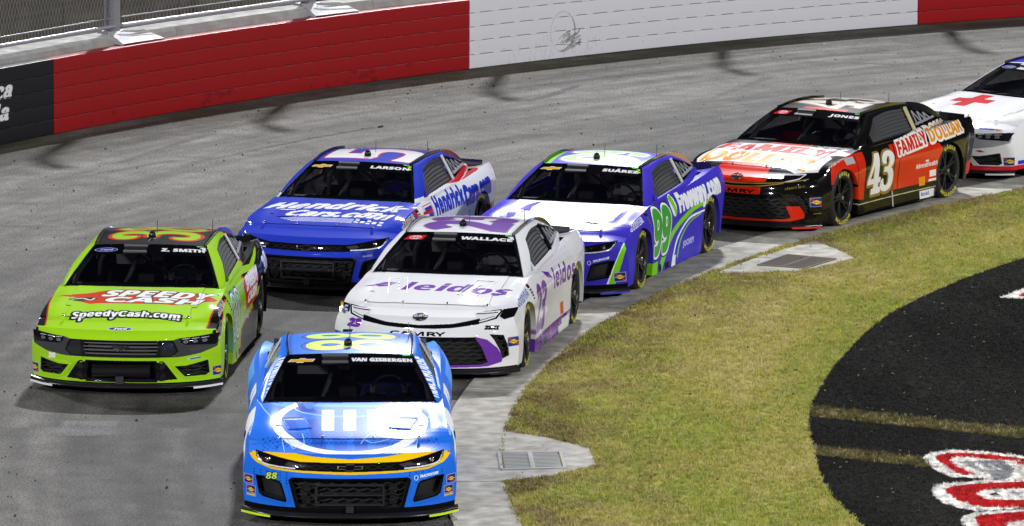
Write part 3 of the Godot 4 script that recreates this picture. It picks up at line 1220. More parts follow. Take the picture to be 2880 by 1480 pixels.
func zmap(s: float, x: float, y: float) -> float:
	var tail := smoothstep(1.75, 2.42, -s)
	return s + smoothstep(2.0, 2.31, s) * (tab(ZF, y) - 2.31) - smoothstep(1.45, 2.31, s) * bow(x / 0.985) + tail * (0.62 * bow(x / 0.95) + 0.16 * clampf((0.7 - y) / 0.45, 0.0, 1.0))


func top_y(s: float, t: float) -> float:
	var a := absf(t)
	var y := lerpf(tab(YC, s), tab(YE, s), pow(a, 5.0))
	# fender crowns over the wheels, and a flat power bulge on the hood
	y += 0.016 * exp(-pow((a - 0.86) / 0.09, 2.0)) * (exp(-pow((s - 1.5) / 0.45, 2.0)) + exp(-pow((s + 1.5) / 0.5, 2.0)))
	y += 0.012 * (1.0 - smoothstep(0.36, 0.52, a)) * smoothstep(0.8, 1.1, s) * (1.0 - smoothstep(1.9, 2.3, s))
	return y


func side_x(s: float, y: float) -> float:
	var xe := tab(XE, s)
	var xm := tab(XM, s)
	var q := clampf((tab(YE, s) - y) / 0.24, 0.0, 1.0)
	var x := xe + (xm - xe) * pow(sin(q * PI * 0.5), 0.85)
	if y < 0.32:
		var mid := smoothstep(-1.1, -0.8, s) * (1.0 - smoothstep(0.8, 1.1, s))
		x += lerpf(-0.03, 0.02, mid) * pow((0.32 - y) / 0.3, 1.5)
	# the waist between the wheel bulges
	x -= 0.012 * exp(-pow((y - 0.42) / 0.12, 2.0)) * exp(-pow(s / 0.6, 2.0))
	return x


func ref_axis(p: Vector3) -> Vector3:
	return Vector3(p.x * 0.2, 0.45, clampf(p.z, -1.9, 1.7))


func ref_cabin(p: Vector3) -> Vector3:
	return Vector3(0, 0.8, clampf(p.z, -1.0, 0.2))


func c_top() -> Canvas:
	return Canvas.new(-1.05, 1.05, -2.5, 2.5, 260.0, Color.WHITE)


func make_shell(make: String) -> Dictionary:
	if shells.has(make):
		return shells[make]
	var sh := {}
	# layouts of the printed sheets (only their measures are used here)
	var ct := Canvas.new(-1.05, 1.05, -2.5, 2.5, 4.0, Color.WHITE)
	var cl := Canvas.new(2.5, -2.5, 1.3, 0.0, 4.0, Color.WHITE)
	var cr := Canvas.new(-2.5, 2.5, 1.3, 0.0, 4.0, Color.WHITE)
	var cf := Canvas.new(-1.05, 1.05, 0.85, 0.0, 4.0, Color.WHITE)
	# stations, with the wheel arches resolved finely
	var st := []
	var s := -2.42
	while s < 2.31:
		st.append(s)
		s += 0.07
	st.append(2.31)
	for ax in [-1.40, 1.397]:
		for k in 25:
			var zt: float = ax + 0.37 * cos(PI * k / 24.0) * 0.9995
			var lo := -2.42
			var hi := 2.31
			for it in 40:
				var m := (lo + hi) * 0.5
				if zmap(m, 0.985, 0.5) < zt:
					lo = m
				else:
					hi = m
			st.append(lo)
		for e in [-0.371, 0.371]:
			var lo := -2.42
			var hi := 2.31
			for it in 40:
				var m := (lo + hi) * 0.5
				if zmap(m, 0.985, 0.5) < ax + e:
					lo = m
				else:
					hi = m
			st.append(lo)
	for e in [0.86, -1.62, 2.02]:
		st.append(e)
	st.sort()
	var s2 := [st[0]]
	for v in st:
		if v - s2[-1] > 0.0006:
			s2.append(v)
	st = s2
	# --- top
	var tc := []
	for k in 33:
		var u := -1.0 + 2.0 * k / 32.0
		tc.append(signf(u) * (1.0 - pow(1.0 - absf(u), 1.45)))
	var hood := MB.new()
	var deck := MB.new()
	for i in st.size() - 1:
		var sm: float = (st[i] + st[i + 1]) * 0.5
		for j in tc.size() - 1:
			var tm: float = absf(tc[j] + tc[j + 1]) * 0.5
			if sm < 0.86 and sm > -1.62 and tm < 0.93:
				continue
			var is_hood := sm > 0.86 and sm < 2.02 and tm < 0.76 - 0.05 * smoothstep(1.2, 2.0, sm)
			var mb := hood if is_hood else deck
			var q := []
			for e in [[i, j], [i, j + 1], [i + 1, j + 1], [i + 1, j]]:
				var ss: float = st[e[0]]
				var t: float = tc[e[1]]
				var x := t * tab(XE, ss)
				var y := top_y(ss, t)
				q.append(Vector3(x, y + (0.005 if is_hood else 0.0), zmap(ss, x, y)))
			var b := mb.v.size()
			mb.quad(q[0], q[1], q[2], q[3])
			for k in 4:
				mb.uv[b + k] = ct.uv(Vector2(q[k].x, q[k].z))
	sh.hood = hood.finish(true, ref_axis)
	sh.deck = deck.finish(true, ref_axis)
	# --- sides
	for sd in [1.0, -1.0]:
		var mb := MB.new()
		var rows := []
		var uvs := []
		var c: Canvas = cl if sd > 0 else cr
		for ss in st:
			var zo := zmap(ss, 0.985, 0.5)
			var yb := tab(YS, ss)
			for ax in [-1.40, 1.397]:
				var dz: float = zo - ax
				if absf(dz) < 0.37:
					yb = maxf(yb, 0.335 + sqrt(0.37 * 0.37 - dz * dz))
			var ye := top_y(ss, 1.0)
			var r := PackedVector3Array()
			var u := PackedVector2Array()
			for k in 19:
				var f := k / 18.0
				var y := lerpf(ye, yb, f)
				var x := side_x(ss, y) if k > 0 else tab(XE, ss)
				var z := zmap(ss, x, y)
				r.append(Vector3(x * sd, y, z))
				u.append(c.uv(Vector2(z, y)))
			for inn in [0.012, 0.07]:
				var l := r[18]
				r.append(Vector3(l.x - inn * sd, l.y + 0.006, l.z))
				u.append(u[18])
			rows.append(r)
			uvs.append(u)
		mb.grid(rows, uvs)
		sh["side_left" if sd > 0 else "side_right"] = mb.finish(true, ref_axis)
	# --- rear
	var rear := MB.new()
	var rr := []
	for k in 9:
		var f := k / 8.0
		var r := PackedVector3Array()
		for j in tc.size():
			var t: float = tc[j]
			var y := lerpf(top_y(-2.42, t), 0.25, f)
			var xs := side_x(-2.42, lerpf(top_y(-2.42, 1.0), 0.25, f)) if k > 0 else tab(XE, -2.42)
			r.append(Vector3(t * xs, y, zmap(-2.42, t * xs, y)))
		rr.append(r)
	rear.grid(rr, [])
	sh.rear = rear.finish(true, ref_axis)
	# --- front fascia with its openings
	var opens: Array = openings(make)
	var fm := MB.new()
	var nc := 74
	var nr := 26
	var pts := []
	for r in nr + 1:
		var q := float(r) / nr
		var row := []
		var xs := side_x(2.31, lerpf(top_y(2.31, 1.0), 0.12, q)) if r > 0 else tab(XE, 2.31)
		for k in nc + 1:
			var t := -1.0 + 2.0 * k / nc
			t = signf(t) * (1.0 - pow(1.0 - absf(t), 1.12))
			var y := lerpf(top_y(2.31, t), 0.12, q)
			var x := t * xs
			row.append(Vector3(x, y, front_z(x, y)))
		pts.append(row)
	for r in nr:
		for k in nc:
			var q := [pts[r][k], pts[r][k + 1], pts[r + 1][k + 1], pts[r + 1][k]]
			var inside := false
			for o in opens:
				for p in q:
					if Geometry2D.is_point_in_polygon(Vector2(p.x, p.y), PackedVector2Array(o)):
						inside = true
			if inside:
				continue
			var b := fm.v.size()
			fm.quad(q[0], q[1], q[2], q[3])
			for e in 4:
				fm.uv[b + e] = cf.uv(Vector2(q[e].x, q[e].y))
	sh.fascia = fm.finish(true, ref_axis)
	sh.lips = []
	sh.tunnels = []
	sh.backs = []
	for o in opens:
		var d := dense(o, 0.03)
		var cen := Vector2.ZERO
		for p in d:
			cen += p
		cen /= d.size()
		var lip := MB.new()
		var tun := MB.new()
		var lr := []
		var lu := []
		var tr := []
		for e in [[0.05, -0.004], [0.042, 0.004], [0.0, 0.006], [-0.004, 0.0]]:
			var r := PackedVector3Array()
			var u := PackedVector2Array()
			for p in d + [d[0]]:
				var w: Vector2 = p + offset_dir(d, p, cen) * e[0]
				r.append(Vector3(w.x, w.y, front_z(w.x, w.y) + e[1]))
				u.append(cf.uv(w))
			lr.append(r)
			lu.append(u)
		lip.grid(lr, lu)
		sh.lips.append(lip.finish(true, ref_axis))
		for e in [[-0.004, 0.0], [-0.012, -0.04], [-0.02, -0.1]]:
			var r := PackedVector3Array()
			for p in d + [d[0]]:
				var w: Vector2 = p + offset_dir(d, p, cen) * e[0]
				r.append(Vector3(w.x, w.y, front_z(w.x, w.y) + e[1]))
			tr.append(r)
		tun.grid(tr, [])
		sh.tunnels.append(tun.finish(true))
		sh.backs.append(front_patch(o, -0.098, cf))
	# --- greenhouse
	var ws := MB.new()
	var wt := MB.new()
	var wb := MB.new()
	var bn := Canvas.new(-1.0, 1.0, 1.0, 0.72, 10.0, Color.WHITE)
	ws.grid(patch_rows(func(u, v): return ws_p(u, v), -0.965, 0.965, 0.035, 0.745, 20, 10), [])
	sh.windshield = ws.finish(true, ref_cabin)
	for e in [[-1.0, -0.962, 0.0, 0.75], [0.962, 1.0, 0.0, 0.75], [-0.965, 0.965, 0.0, 0.04]]:
		wt.grid(patch_rows(func(u, v): return ws_p(u, v) + Vector3(0, 0.002, 0.002), e[0], e[1], e[2], e[3], 12, 6), [])
	sh.trim = wt.finish(true, ref_cabin)
	var br := patch_rows(func(u, v): return ws_p(u, v) + Vector3(0, 0.003, 0.003), -1.0, 1.0, 0.735, 1.0, 24, 5)
	var bu := []
	for i in 6:
		var r := PackedVector2Array()
		for j in 25:
			r.append(bn.uv(Vector2(-1.0 + 2.0 * j / 24.0, lerpf(0.735, 1.0, i / 5.0))))
		bu.append(r)
	wb.grid(br, bu)
	sh.banner = wb.finish(true, ref_cabin)
	var roof := MB.new()
	var ro := patch_rows(func(u, v): return roof_p(u, v), -1.0, 1.0, 0.0, 1.0, 20, 16)
	var ru := []
	for r in ro:
		var l := PackedVector2Array()
		for p in r:
			l.append(ct.uv(Vector2(p.x, p.z)))
		ru.append(l)
	roof.grid(ro, ru)
	sh.roof = roof.finish(true, ref_cabin)
	var rw := MB.new()
	rw.grid(patch_rows(func(u, v): return Vector3(u * lerpf(0.592, 0.69, v), lerpf(1.216 + 0.02 * (1.0 - u * u), 0.9 + 0.01 * (1.0 - u * u), v) + 0.012 * sin(PI * v), lerpf(-0.95 - 0.03 * (1.0 - u * u), -1.72 - 0.06 * (1.0 - u * u), v)), -1.0, 1.0, 0.0, 1.0, 12, 8), [])
	sh.rear_window = rw.finish(true, ref_cabin)
	# side frames: a band between the window outline and the pillars, roof rail and belt
	for sd in [1.0, -1.0]:
		var c: Canvas = cl if sd > 0 else cr
		var outer := []
		var inner := []
		var segs := [
			[[Vector3(0.825, 0.872, 0.885), Vector3(0.714, 1.056, 0.535), Vector3(0.597, 1.224, 0.19)], [Vector3(0.862, 0.90, 0.64), Vector3(0.795, 1.05, 0.385), Vector3(0.70, 1.172, 0.13)]],
			[[Vector3(0.597, 1.224, 0.19), Vector3(0.612, 1.246, -0.35), Vector3(0.597, 1.222, -0.95)], [Vector3(0.70, 1.172, 0.13), Vector3(0.668, 1.212, -0.3), Vector3(0.672, 1.196, -0.82)]],
			[[Vector3(0.597, 1.222, -0.95), Vector3(0.655, 1.10, -1.33), Vector3(0.715, 0.9, -1.74)], [Vector3(0.672, 1.196, -0.82), Vector3(0.705, 1.125, -1.14), Vector3(0.755, 1.02, -1.46)]],
			[[Vector3(0.715, 0.9, -1.74), Vector3(0.862, 0.885, -1.05), Vector3(0.873, 0.872, 0.0), Vector3(0.877, 0.862, 0.6), Vector3(0.825, 0.872, 0.885)], [Vector3(0.755, 1.02, -1.46), Vector3(0.822, 0.94, -0.85), Vector3(0.845, 0.918, -0.2), Vector3(0.857, 0.906, 0.3), Vector3(0.862, 0.90, 0.64)]],
		]
		for sg in segs:
			for k in 10:
				outer.append(along3(sg[0], k / 10.0))
				inner.append(along3(sg[1], k / 10.0))
		var mb := MB.new()
		var rows := []
		var uvs := []
		for l in 5:
			var f := [0.0, 0.3, 0.7, 0.97, 1.0][l] as float
			var r := PackedVector3Array()
			var u := PackedVector2Array()
			for k in outer.size() + 1:
				var i: int = k % outer.size()
				var p: Vector3 = outer[i].lerp(inner[i], f)
				p += Vector3(0.012, 0.008, 0.0) * sin(PI * minf(f, 0.97))
				if l == 4:
					p.x -= 0.02
				p.x *= sd
				r.append(p)
				u.append(c.uv(Vector2(p.z, p.y)))
			rows.append(r)
			uvs.append(u)
		mb.grid(rows, uvs)
		var key := "left" if sd > 0 else "right"
		sh["frame_" + key] = mb.finish(true, ref_cabin, 0.3)
		# window pane outline split at the B pillar
		var fr := []
		for k in inner.size():
			var p: Vector3 = inner[k]
			fr.append(p)
		sh["inner_" + key] = fr
	shells[make] = sh
	return sh


func along3(p: Array, f: float) -> Vector3:
	var n := p.size() - 1
	var i := mini(int(f * n), n - 1)
	var u := f * n - i
	return (p[i] as Vector3).cubic_interpolate(p[i + 1], p[maxi(i - 1, 0)], p[mini(i + 2, n)], u)


func ws_p(u: float, v: float) -> Vector3:
	var k := 1.0 - u * u
	return Vector3(u * lerpf(0.812, 0.590, v), lerpf(0.884 + 0.004 * k, 1.217 + 0.022 * k, v) + 0.012 * sin(PI * v), lerpf(0.85 + 0.075 * k, 0.205 + 0.05 * k, v))


func roof_p(u: float, w: float) -> Vector3:
	var k := 1.0 - u * u
	var ye := tab([[0.0, 1.217], [0.3, 1.243], [0.6, 1.247], [1.0, 1.216]], w)
	var yc := tab([[0.0, 1.239], [0.25, 1.268], [0.5, 1.281], [0.8, 1.264], [1.0, 1.236]], w)
	return Vector3(u * (0.592 + 0.018 * sin(PI * w)), lerpf(ye, yc, k), lerpf(0.205 + 0.05 * k, -0.95 - 0.03 * k, w))


func patch_rows(f: Callable, u0: float, u1: float, v0: float, v1: float, nu: int, nv: int) -> Array:
	var rows := []
	for i in nv + 1:
		var r := PackedVector3Array()
		for j in nu + 1:
			r.append(f.call(lerpf(u0, u1, float(j) / nu), lerpf(v0, v1, float(i) / nv)))
		rows.append(r)
	return rows


func dense(poly: Array, step: float) -> Array:
	var o := []
	var n := poly.size()
	for i in n:
		var a: Vector2 = poly[i]
		var b: Vector2 = poly[(i + 1) % n]
		var m := maxi(1, int(a.distance_to(b) / step))
		for k in m:
			o.append(a.lerp(b, float(k) / m))
	return o


func offset_dir(d: Array, p: Vector2, _c: Vector2) -> Vector2:
	var i := d.find(p)
	var n := d.size()
	var a: Vector2 = d[(i + n - 1) % n]
	var b: Vector2 = d[(i + 1) % n]
	var t := (b - a).normalized()
	var nn := Vector2(t.y, -t.x)
	if Geometry2D.is_point_in_polygon(p + nn * 0.004, PackedVector2Array(d)):
		nn = -nn
	return nn


func front_patch(poly: Array, off: float, cf: Canvas) -> ArrayMesh:
	# a sheet that follows the nose, cut to an outline given in (x, y)
	var mb := MB.new()
	var pv := PackedVector2Array(poly)
	var ix := Geometry2D.triangulate_polygon(pv)
	var stack := []
	for t in ix.size() / 3:
		stack.append([pv[ix[t * 3]], pv[ix[t * 3 + 1]], pv[ix[t * 3 + 2]]])
	while stack.size() > 0:
		var t: Array = stack.pop_back()
		var l := [t[0].distance_to(t[1]), t[1].distance_to(t[2]), t[2].distance_to(t[0])]
		var m := 0
		for k in 3:
			if l[k] > l[m]:
				m = k
		if l[m] > 0.055:
			var h: Vector2 = (t[m] + t[(m + 1) % 3]) * 0.5
			stack.append([t[m], h, t[(m + 2) % 3]])
			stack.append([h, t[(m + 1) % 3], t[(m + 2) % 3]])
			continue
		var b := mb.v.size()
		var q := []
		for p in t:
			q.append(Vector3(p.x, p.y, front_z(p.x, p.y) + off))
		mb.tri(q[0], q[1], q[2])
		for k in 3:
			mb.uv[b + k] = cf.uv(t[k])
	return mb.finish(true, ref_axis)


func mirror(p: Array) -> Array:
	var o := []
	for q in p:
		o.push_front(Vector2(-q.x, q.y))
	return o


func openings(make: String) -> Array:
	match make:
		"a":
			var duct := P2([0.857, 0.433, 0.80, 0.432, 0.66, 0.40, 0.64, 0.385, 0.592, 0.235, 0.60, 0.22, 0.79, 0.255, 0.825, 0.275])
			return [P2([-0.52, 0.438, 0.52, 0.438, 0.54, 0.42, 0.48, 0.18, 0.455, 0.165, -0.455, 0.165, -0.48, 0.18, -0.54, 0.42]), duct, mirror(duct)]
		"b":
			var slit := P2([0.735, 0.485, 0.845, 0.465, 0.88, 0.36, 0.885, 0.26, 0.845, 0.235, 0.82, 0.34, 0.78, 0.43])
			return [P2([-0.57, 0.455, 0.57, 0.455, 0.64, 0.36, 0.70, 0.20, 0.62, 0.175, -0.62, 0.175, -0.70, 0.20, -0.64, 0.36]), slit, mirror(slit)]
	var duct2 := P2([0.56, 0.292, 0.66, 0.295, 0.855, 0.335, 0.865, 0.215, 0.84, 0.198, 0.66, 0.20, 0.64, 0.21])
	return [P2([-0.385, 0.565, 0.385, 0.565, 0.40, 0.50, 0.37, 0.415, -0.37, 0.415, -0.40, 0.50]), P2([-0.345, 0.35, 0.345, 0.35, 0.355, 0.34, 0.355, 0.16, 0.345, 0.15, -0.345, 0.15, -0.355, 0.16, -0.355, 0.34]), duct2, mirror(duct2)]


func span_at(poly: Array, y: float) -> Array:
	var xs := []
	var n := poly.size()
	for i in n:
		var a: Vector2 = poly[i]
		var b: Vector2 = poly[(i + 1) % n]
		if (a.y <= y) != (b.y <= y):
			xs.append(a.x + (b.x - a.x) * (y - a.y) / (b.y - a.y))
	xs.sort()
	return xs


func grille_bars(poly: Array, dy: float, off: float, thick: float, diag: bool) -> ArrayMesh:
	var mb := MB.new()
	var y0 := 9.0
	var y1 := -9.0
	for p in poly:
		y0 = minf(y0, p.y)
		y1 = maxf(y1, p.y)
	var y := y0 + dy * 0.5
	var row := 0
	while y < y1:
		var xs := span_at(poly, y)
		for k in range(0, xs.size() - 1, 2):
			var a: float = xs[k]
			var b: float = xs[k + 1]
			var n := maxi(2, int((b - a) / 0.06))
			for i in n:
				var p := lerpf(a, b, float(i) / n)
				var q := lerpf(a, b, float(i + 1) / n)
				var yy := y
				var yz := y
				if diag:
					yy = y + (0.28 * dy if (i + row) % 2 == 0 else -0.28 * dy)
					yz = y + (0.28 * dy if (i + 1 + row) % 2 == 0 else -0.28 * dy)
				mb.bar(Vector3(p, yy, front_z(p, yy) + off), Vector3(q, yz, front_z(q, yz) + off), 0.012, thick)
		y += dy
		row += 1
	return mb.finish(false)


# ----------------------------------------------------------------------- wheels
var wheel_proto: Node3D


func make_wheel() -> Node3D:
	# outer face towards +x, centre at the origin
	var root := Node3D.new()
	root.name = "wheel"
	var w := 0.155
	var mb := MB.new()
	mb.lathe([Vector2(-w + 0.02, 0.235), Vector2(-w, 0.25), Vector2(-w - 0.006, 0.30), Vector2(-w + 0.015, 0.338), Vector2(-w + 0.04, 0.349), Vector2(0, 0.351), Vector2(w - 0.04, 0.349), Vector2(w - 0.015, 0.338), Vector2(w + 0.006, 0.30), Vector2(w, 0.25), Vector2(w - 0.02, 0.235)], 48)
	part("tyre", mb.finish(true), M.tyre, root)
	mb = MB.new()
	for e in [["GOODYEAR", -PI * 0.5 - 0.02, 1.5], ["EAGLE", PI * 0.5 - 0.1, 1.0]]:
		var t := text_tris(e[0], 0)
		var v: PackedVector2Array = t.v
		for k in v.size() / 3:
			var q := []
			for i in 3:
				var p := v[k * 3 + i]
				# seen from outside (+x), forward (+z) is to the left
				var r := 0.277 + 0.046 * p.y
				var an: float = e[1] + (0.5 - p.x) * e[2]
				q.append(Vector3(w + 0.0085 - 0.003 * absf(p.y - 0.5), r * sin(an), -r * cos(an)))
			mb.tri(q[0], q[1], q[2])
	part("lettering", mb.finish(false, func(p): return p - Vector3(1, 0, 0)), M.tyre_letter, root)
	mb = MB.new()
	mb.lathe([Vector2(-w + 0.02, 0.232), Vector2(0.02, 0.212), Vector2(w - 0.05, 0.218), Vector2(w - 0.012, 0.236), Vector2(w - 0.004, 0.24), Vector2(w - 0.002, 0.247)], 40)
	var rim := part("rim", mb.finish(true), M.rim, root)
	mb = MB.new()
	mb.lathe([Vector2(-0.03, 0.0), Vector2(-0.03, 0.215)], 40)
	part("rim_back", mb.finish(true), M.black, root)
	mb = MB.new()
	mb.lathe([Vector2(-0.02, 0.06), Vector2(-0.02, 0.18), Vector2(0.005, 0.18), Vector2(0.005, 0.06)], 32)
	part("brake_disc", mb.finish(true), M.disc, root)
	for k in 10:
		var a := TAU * (k / 2) / 5.0 + (0.16 if k % 2 == 0 else -0.16) + 0.3
		var d := Vector3(0, cos(a), sin(a))
		var c := TAU * (k / 2) / 5.0 + 0.3
		var dc := Vector3(0, cos(c), sin(c))
		mb = MB.new()
		mb.bar(dc * 0.05 + Vector3(w - 0.05, 0, 0), d * 0.225 + Vector3(w - 0.03, 0, 0), 0.026, 0.03, Vector3.RIGHT)
		part("spoke", mb.finish(false), M.rim, root)
	mb = MB.new()
	mb.lathe([Vector2(w - 0.09, 0.075), Vector2(w - 0.045, 0.07), Vector2(w - 0.03, 0.055), Vector2(w - 0.03, 0.0)], 20)
	part("hub", mb.finish(true), M.rim, root)
	mb = MB.new()
	mb.lathe([Vector2(w - 0.03, 0.034), Vector2(w + 0.005, 0.03), Vector2(w + 0.012, 0.02), Vector2(w + 0.012, 0.0)], 6)
	part("wheel_nut", mb.finish(false), M.nut, root)
	return root


# ----------------------------------------------------------------------- assembly
func paint_mat(c: Canvas, rough: float, coat: float, spec := 0.5) -> StandardMaterial3D:
	var m := StandardMaterial3D.new()
	m.albedo_texture = c.texture()
	m.roughness = rough
	m.metallic_specular = spec
	if coat > 0.0:
		m.clearcoat_enabled = true
		m.clearcoat = coat
		m.clearcoat_roughness = 0.055
	return m


func box_part(n: String, c: Vector3, s: Vector3, m: Material, parent: Node, b := Basis.IDENTITY) -> MeshInstance3D:
	var mb := MB.new()
	mb.box(c, s, b)
	return part(n, mb.finish(false), m, parent)


func tube_part(n: String, pts: Array, r: float, m: Material, parent: Node, seg := 8) -> MeshInstance3D:
	var mb := MB.new()
	mb.tube(pts, r, seg)
	return part(n, mb.finish(), m, parent)


func stock_car(spec: Dictionary) -> Node3D:
	var sh := make_shell(spec.make)
	var t := thing("stock_car", spec.label, "race car", Vector3(spec.x, 0.0, spec.z), spec.yaw, "stock cars racing through the turn")
	var L: Dictionary = spec.sheets
	var rough: float = spec.rough
	var coat: float = spec.coat
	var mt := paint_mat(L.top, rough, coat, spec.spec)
	var ml := paint_mat(L.left, rough, coat, spec.spec)
	var mr := paint_mat(L.right, rough, coat, spec.spec)
	var mf := paint_mat(L.front, rough, coat, spec.spec)
	spec.top_mat = mt
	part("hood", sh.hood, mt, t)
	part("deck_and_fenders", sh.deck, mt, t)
	part("side_panel", sh.side_left, ml, t)
	part("side_panel", sh.side_right, mr, t)
	part("rear_bumper", sh.rear, M.gloss_black, t)
	var fascia := part("nose", sh.fascia, mf, t)
	var opens: Array = openings(spec.make)
	for k in opens.size():
		part("opening_lip", sh.lips[k], mf, fascia)
		part("opening_duct", sh.tunnels[k], M.black, fascia)
		part("opening_back", sh.backs[k], M.black, fascia)
	part("roof", sh.roof, mt, t)
	part("window_frame", sh.frame_left, ml, t)
	part("window_frame", sh.frame_right, mr, t)
	# glass
	part("windshield", sh.windshield, M.glass, t)
	part("windshield_trim", sh.trim, M.frit, t)
	var bm := StandardMaterial3D.new()
	bm.albedo_texture = L.banner.texture()
	bm.roughness = 0.1
	part("windshield_banner", sh.banner, bm, t)
	var duct := Node3D.new()
	duct.name = "windshield_vent"
	t.add_child(duct)
	var vc := ws_p(-0.225, 0.865)
	var vb := Basis(Vector3.RIGHT, 0.48)
	box_part("vent_hole", vc + Vector3(0, 0.004, 0.004), Vector3(0.235, 0.004, 0.07), M.black, duct, vb)
	box_part("vent_lip", vc + vb * Vector3(0, 0.012, 0.052), Vector3(0.25, 0.014, 0.028), M.vent, duct, vb)
	box_part("vent_lip", vc + vb * Vector3(0, 0.012, -0.05), Vector3(0.25, 0.014, 0.028), M.vent, duct, vb)
	part("rear_window", sh.rear_window, M.glass, t)
	cabin_windows(sh, t, spec)
	# trim on the roof and deck
	for sd in [1.0, -1.0]:
		var mb := MB.new()
		for k in 14:
			var a := roof_p(sd * 0.985, -0.04 + k / 14.0 * 1.04)
			var b := roof_p(sd * 0.985, -0.04 + (k + 1) / 14.0 * 1.04)
			mb.bar(a + Vector3(0, 0.012, 0), b + Vector3(0, 0.012, 0), 0.014, 0.036)
		part("roof_rail", mb.finish(false), M.gloss_black, t)
	var fin := MB.new()
	var lower := []
	var upper := []
	for k in 9:
		var f := k / 8.0
		var p := Vector3(lerpf(0.585, 0.66, f), lerpf(1.216, 0.9, f) + 0.02 * sin(PI * f), lerpf(-0.93, -1.72, f))
		lower.append(p)
		upper.append(p + Vector3(0.0, lerpf(0.03, 0.1, sin(PI * clampf(f * 0.75, 0.0, 1.0))), -0.02))
	for k in 8:
		for o in [0.0, 0.008]:
			var e := Vector3(o, 0, 0)
			fin.quad(lower[k] + e, lower[k + 1] + e, upper[k + 1] + e, upper[k] + e)
		fin.quad(upper[k], upper[k + 1], upper[k + 1] + Vector3(0.008, 0, 0), upper[k] + Vector3(0.008, 0, 0))
	part("shark_fin", fin.finish(false), spec.get("fin", M.gloss_black), t)
	var cp := roof_p(-0.03, 0.24)
	var pod := MB.new()
	pod.lathe([Vector2(0.0, 0.04), Vector2(0.035, 0.04), Vector2(0.06, 0.033), Vector2(0.075, 0.018), Vector2(0.08, 0.0)], 14)
	var pm := part("roof_camera", pod.finish(true), M.gloss_black, t)
	pm.rotation.z = PI * 0.5
	pm.position = cp - Vector3(0, 0.01, 0)
	tube_part("antenna", [roof_p(0.0, 0.45), roof_p(0.0, 0.45) + Vector3(0, 0.13, -0.01)], 0.004, M.cage_dark, t, 6)
	tube_part("antenna", [roof_p(0.93, 0.62), roof_p(0.93, 0.62) + Vector3(0, 0.15, -0.02)], 0.004, M.cage_dark, t, 6)
	var sp := MB.new()
	for k in 12:
		var x0 := -0.75 + 1.5 * k / 12.0
		var x1 := -0.75 + 1.5 * (k + 1) / 12.0
		var z0 := -2.30 + 0.16 * x0 * x0
		var z1 := -2.30 + 0.16 * x1 * x1
		sp.bar(Vector3(x0, 0.9, z0 - 0.02), Vector3(x1, 0.9, z1 - 0.02), 0.012, 0.11)
	part("rear_spoiler", sp.finish(false), spec.get("spoiler", M.gloss_black), t)
	# splitter
	var sm := MB.new()
	var top := []
	for k in 41:
		var x := -1.0 + 2.0 * k / 40.0
		var z := front_z(clampf(x, -0.99, 0.99), 0.12)
		top.append([Vector3(x, 0.122, z - 0.01), Vector3(x * 1.002, 0.108, z + 0.035), Vector3(x * 1.004, 0.085, z + 0.045), Vector3(x, 0.07, z + 0.03), Vector3(x * 0.9, 0.07, z - 0.3)])
	var rows := []
	for r in top:
		rows.append(PackedVector3Array(r))
	sm.grid(rows, [])
	var spl := part("splitter", sm.finish(true, func(p): return Vector3(p.x, 0.1, p.z - 0.3)), M.carbon, t)
	for sd in [1.0, -1.0]:
		sm = MB.new()
		for k in 9:
			var x0: float = sd * (0.735 + 0.265 * k / 9.0)
			var x1: float = sd * (0.735 + 0.265 * (k + 1) / 9.0)
			var y := 0.072
			sm.bar(Vector3(x0, y, front_z(clampf(x0, -0.99, 0.99), 0.12) + 0.048), Vector3(x1, y, front_z(clampf(x1, -0.99, 0.99), 0.12) + 0.048), 0.012, 0.02)
		part("splitter_tip", sm.finish(false), spec.tip, spl)
	front_details(spec, t, mf, opens)
	# hood pins
	for x in [-0.66, -0.25, 0.22, 0.64]:
		var z: float = 1.985 - 0.1 * x * x
		var y := top_y(z + 0.04, x / 0.925)
		var pn := MB.new()
		pn.lathe([Vector2(0.0, 0.02), Vector2(0.006, 0.018), Vector2(0.007, 0.009), Vector2(0.022, 0.008), Vector2(0.024, 0.0)], 10)
		var pi := part("hood_pin", pn.finish(true), M.chrome, t)
		pi.rotation.z = PI * 0.5
		pi.position = Vector3(x, y + 0.004, z)
	# wheels
	if wheel_proto == null:
		wheel_proto = make_wheel()
	for ax in [1.397, -1.40]:
		for sd in [1.0, -1.0]:
			var w := wheel_proto.duplicate() as Node3D
			t.add_child(w, true)
			w.position = Vector3(sd * (0.80 if ax > 0 else 0.805), 0.35, ax)
			w.rotation.y = (0.0 if sd > 0 else PI) + (0.06 if ax > 0 else 0.0)
	# small wedge mirror inside the front corner of the driver's window
	var wm := MB.new()
	var wp := [Vector3(0.868, 0.905, 0.56), Vector3(0.868, 0.91, 0.44), Vector3(0.80, 1.0, 0.43), Vector3(0.83, 0.975, 0.5)]
	wm.quad(wp[0], wp[1], wp[2], wp[3])
	for k in 4:
		wm.quad(wp[k], wp[(k + 1) % 4], wp[(k + 1) % 4] - Vector3(0.04, 0, 0), wp[k] - Vector3(0.04, 0, 0))
	part("mirror", wm.finish(false), ml, t)
	# underside and cockpit shell
	box_part("underbody", Vector3(0, 0.33, -0.15), Vector3(1.22, 0.42, 4.3), M.black, t)
	for e in [[Vector3(0, 0.56, 0.0), Vector3(1.66, 0.02, 1.9)], [Vector3(0, 0.4, 0.0), Vector3(1.72, 0.55, 1.9)]]:
		if e[1].y < 0.1:
			box_part("floor", e[0], e[1], M.black, t)
	box_part("sill_box", Vector3(0, 0.33, 0), Vector3(1.84, 0.44, 1.9), M.black, t)
	cockpit(t, spec)
	return t


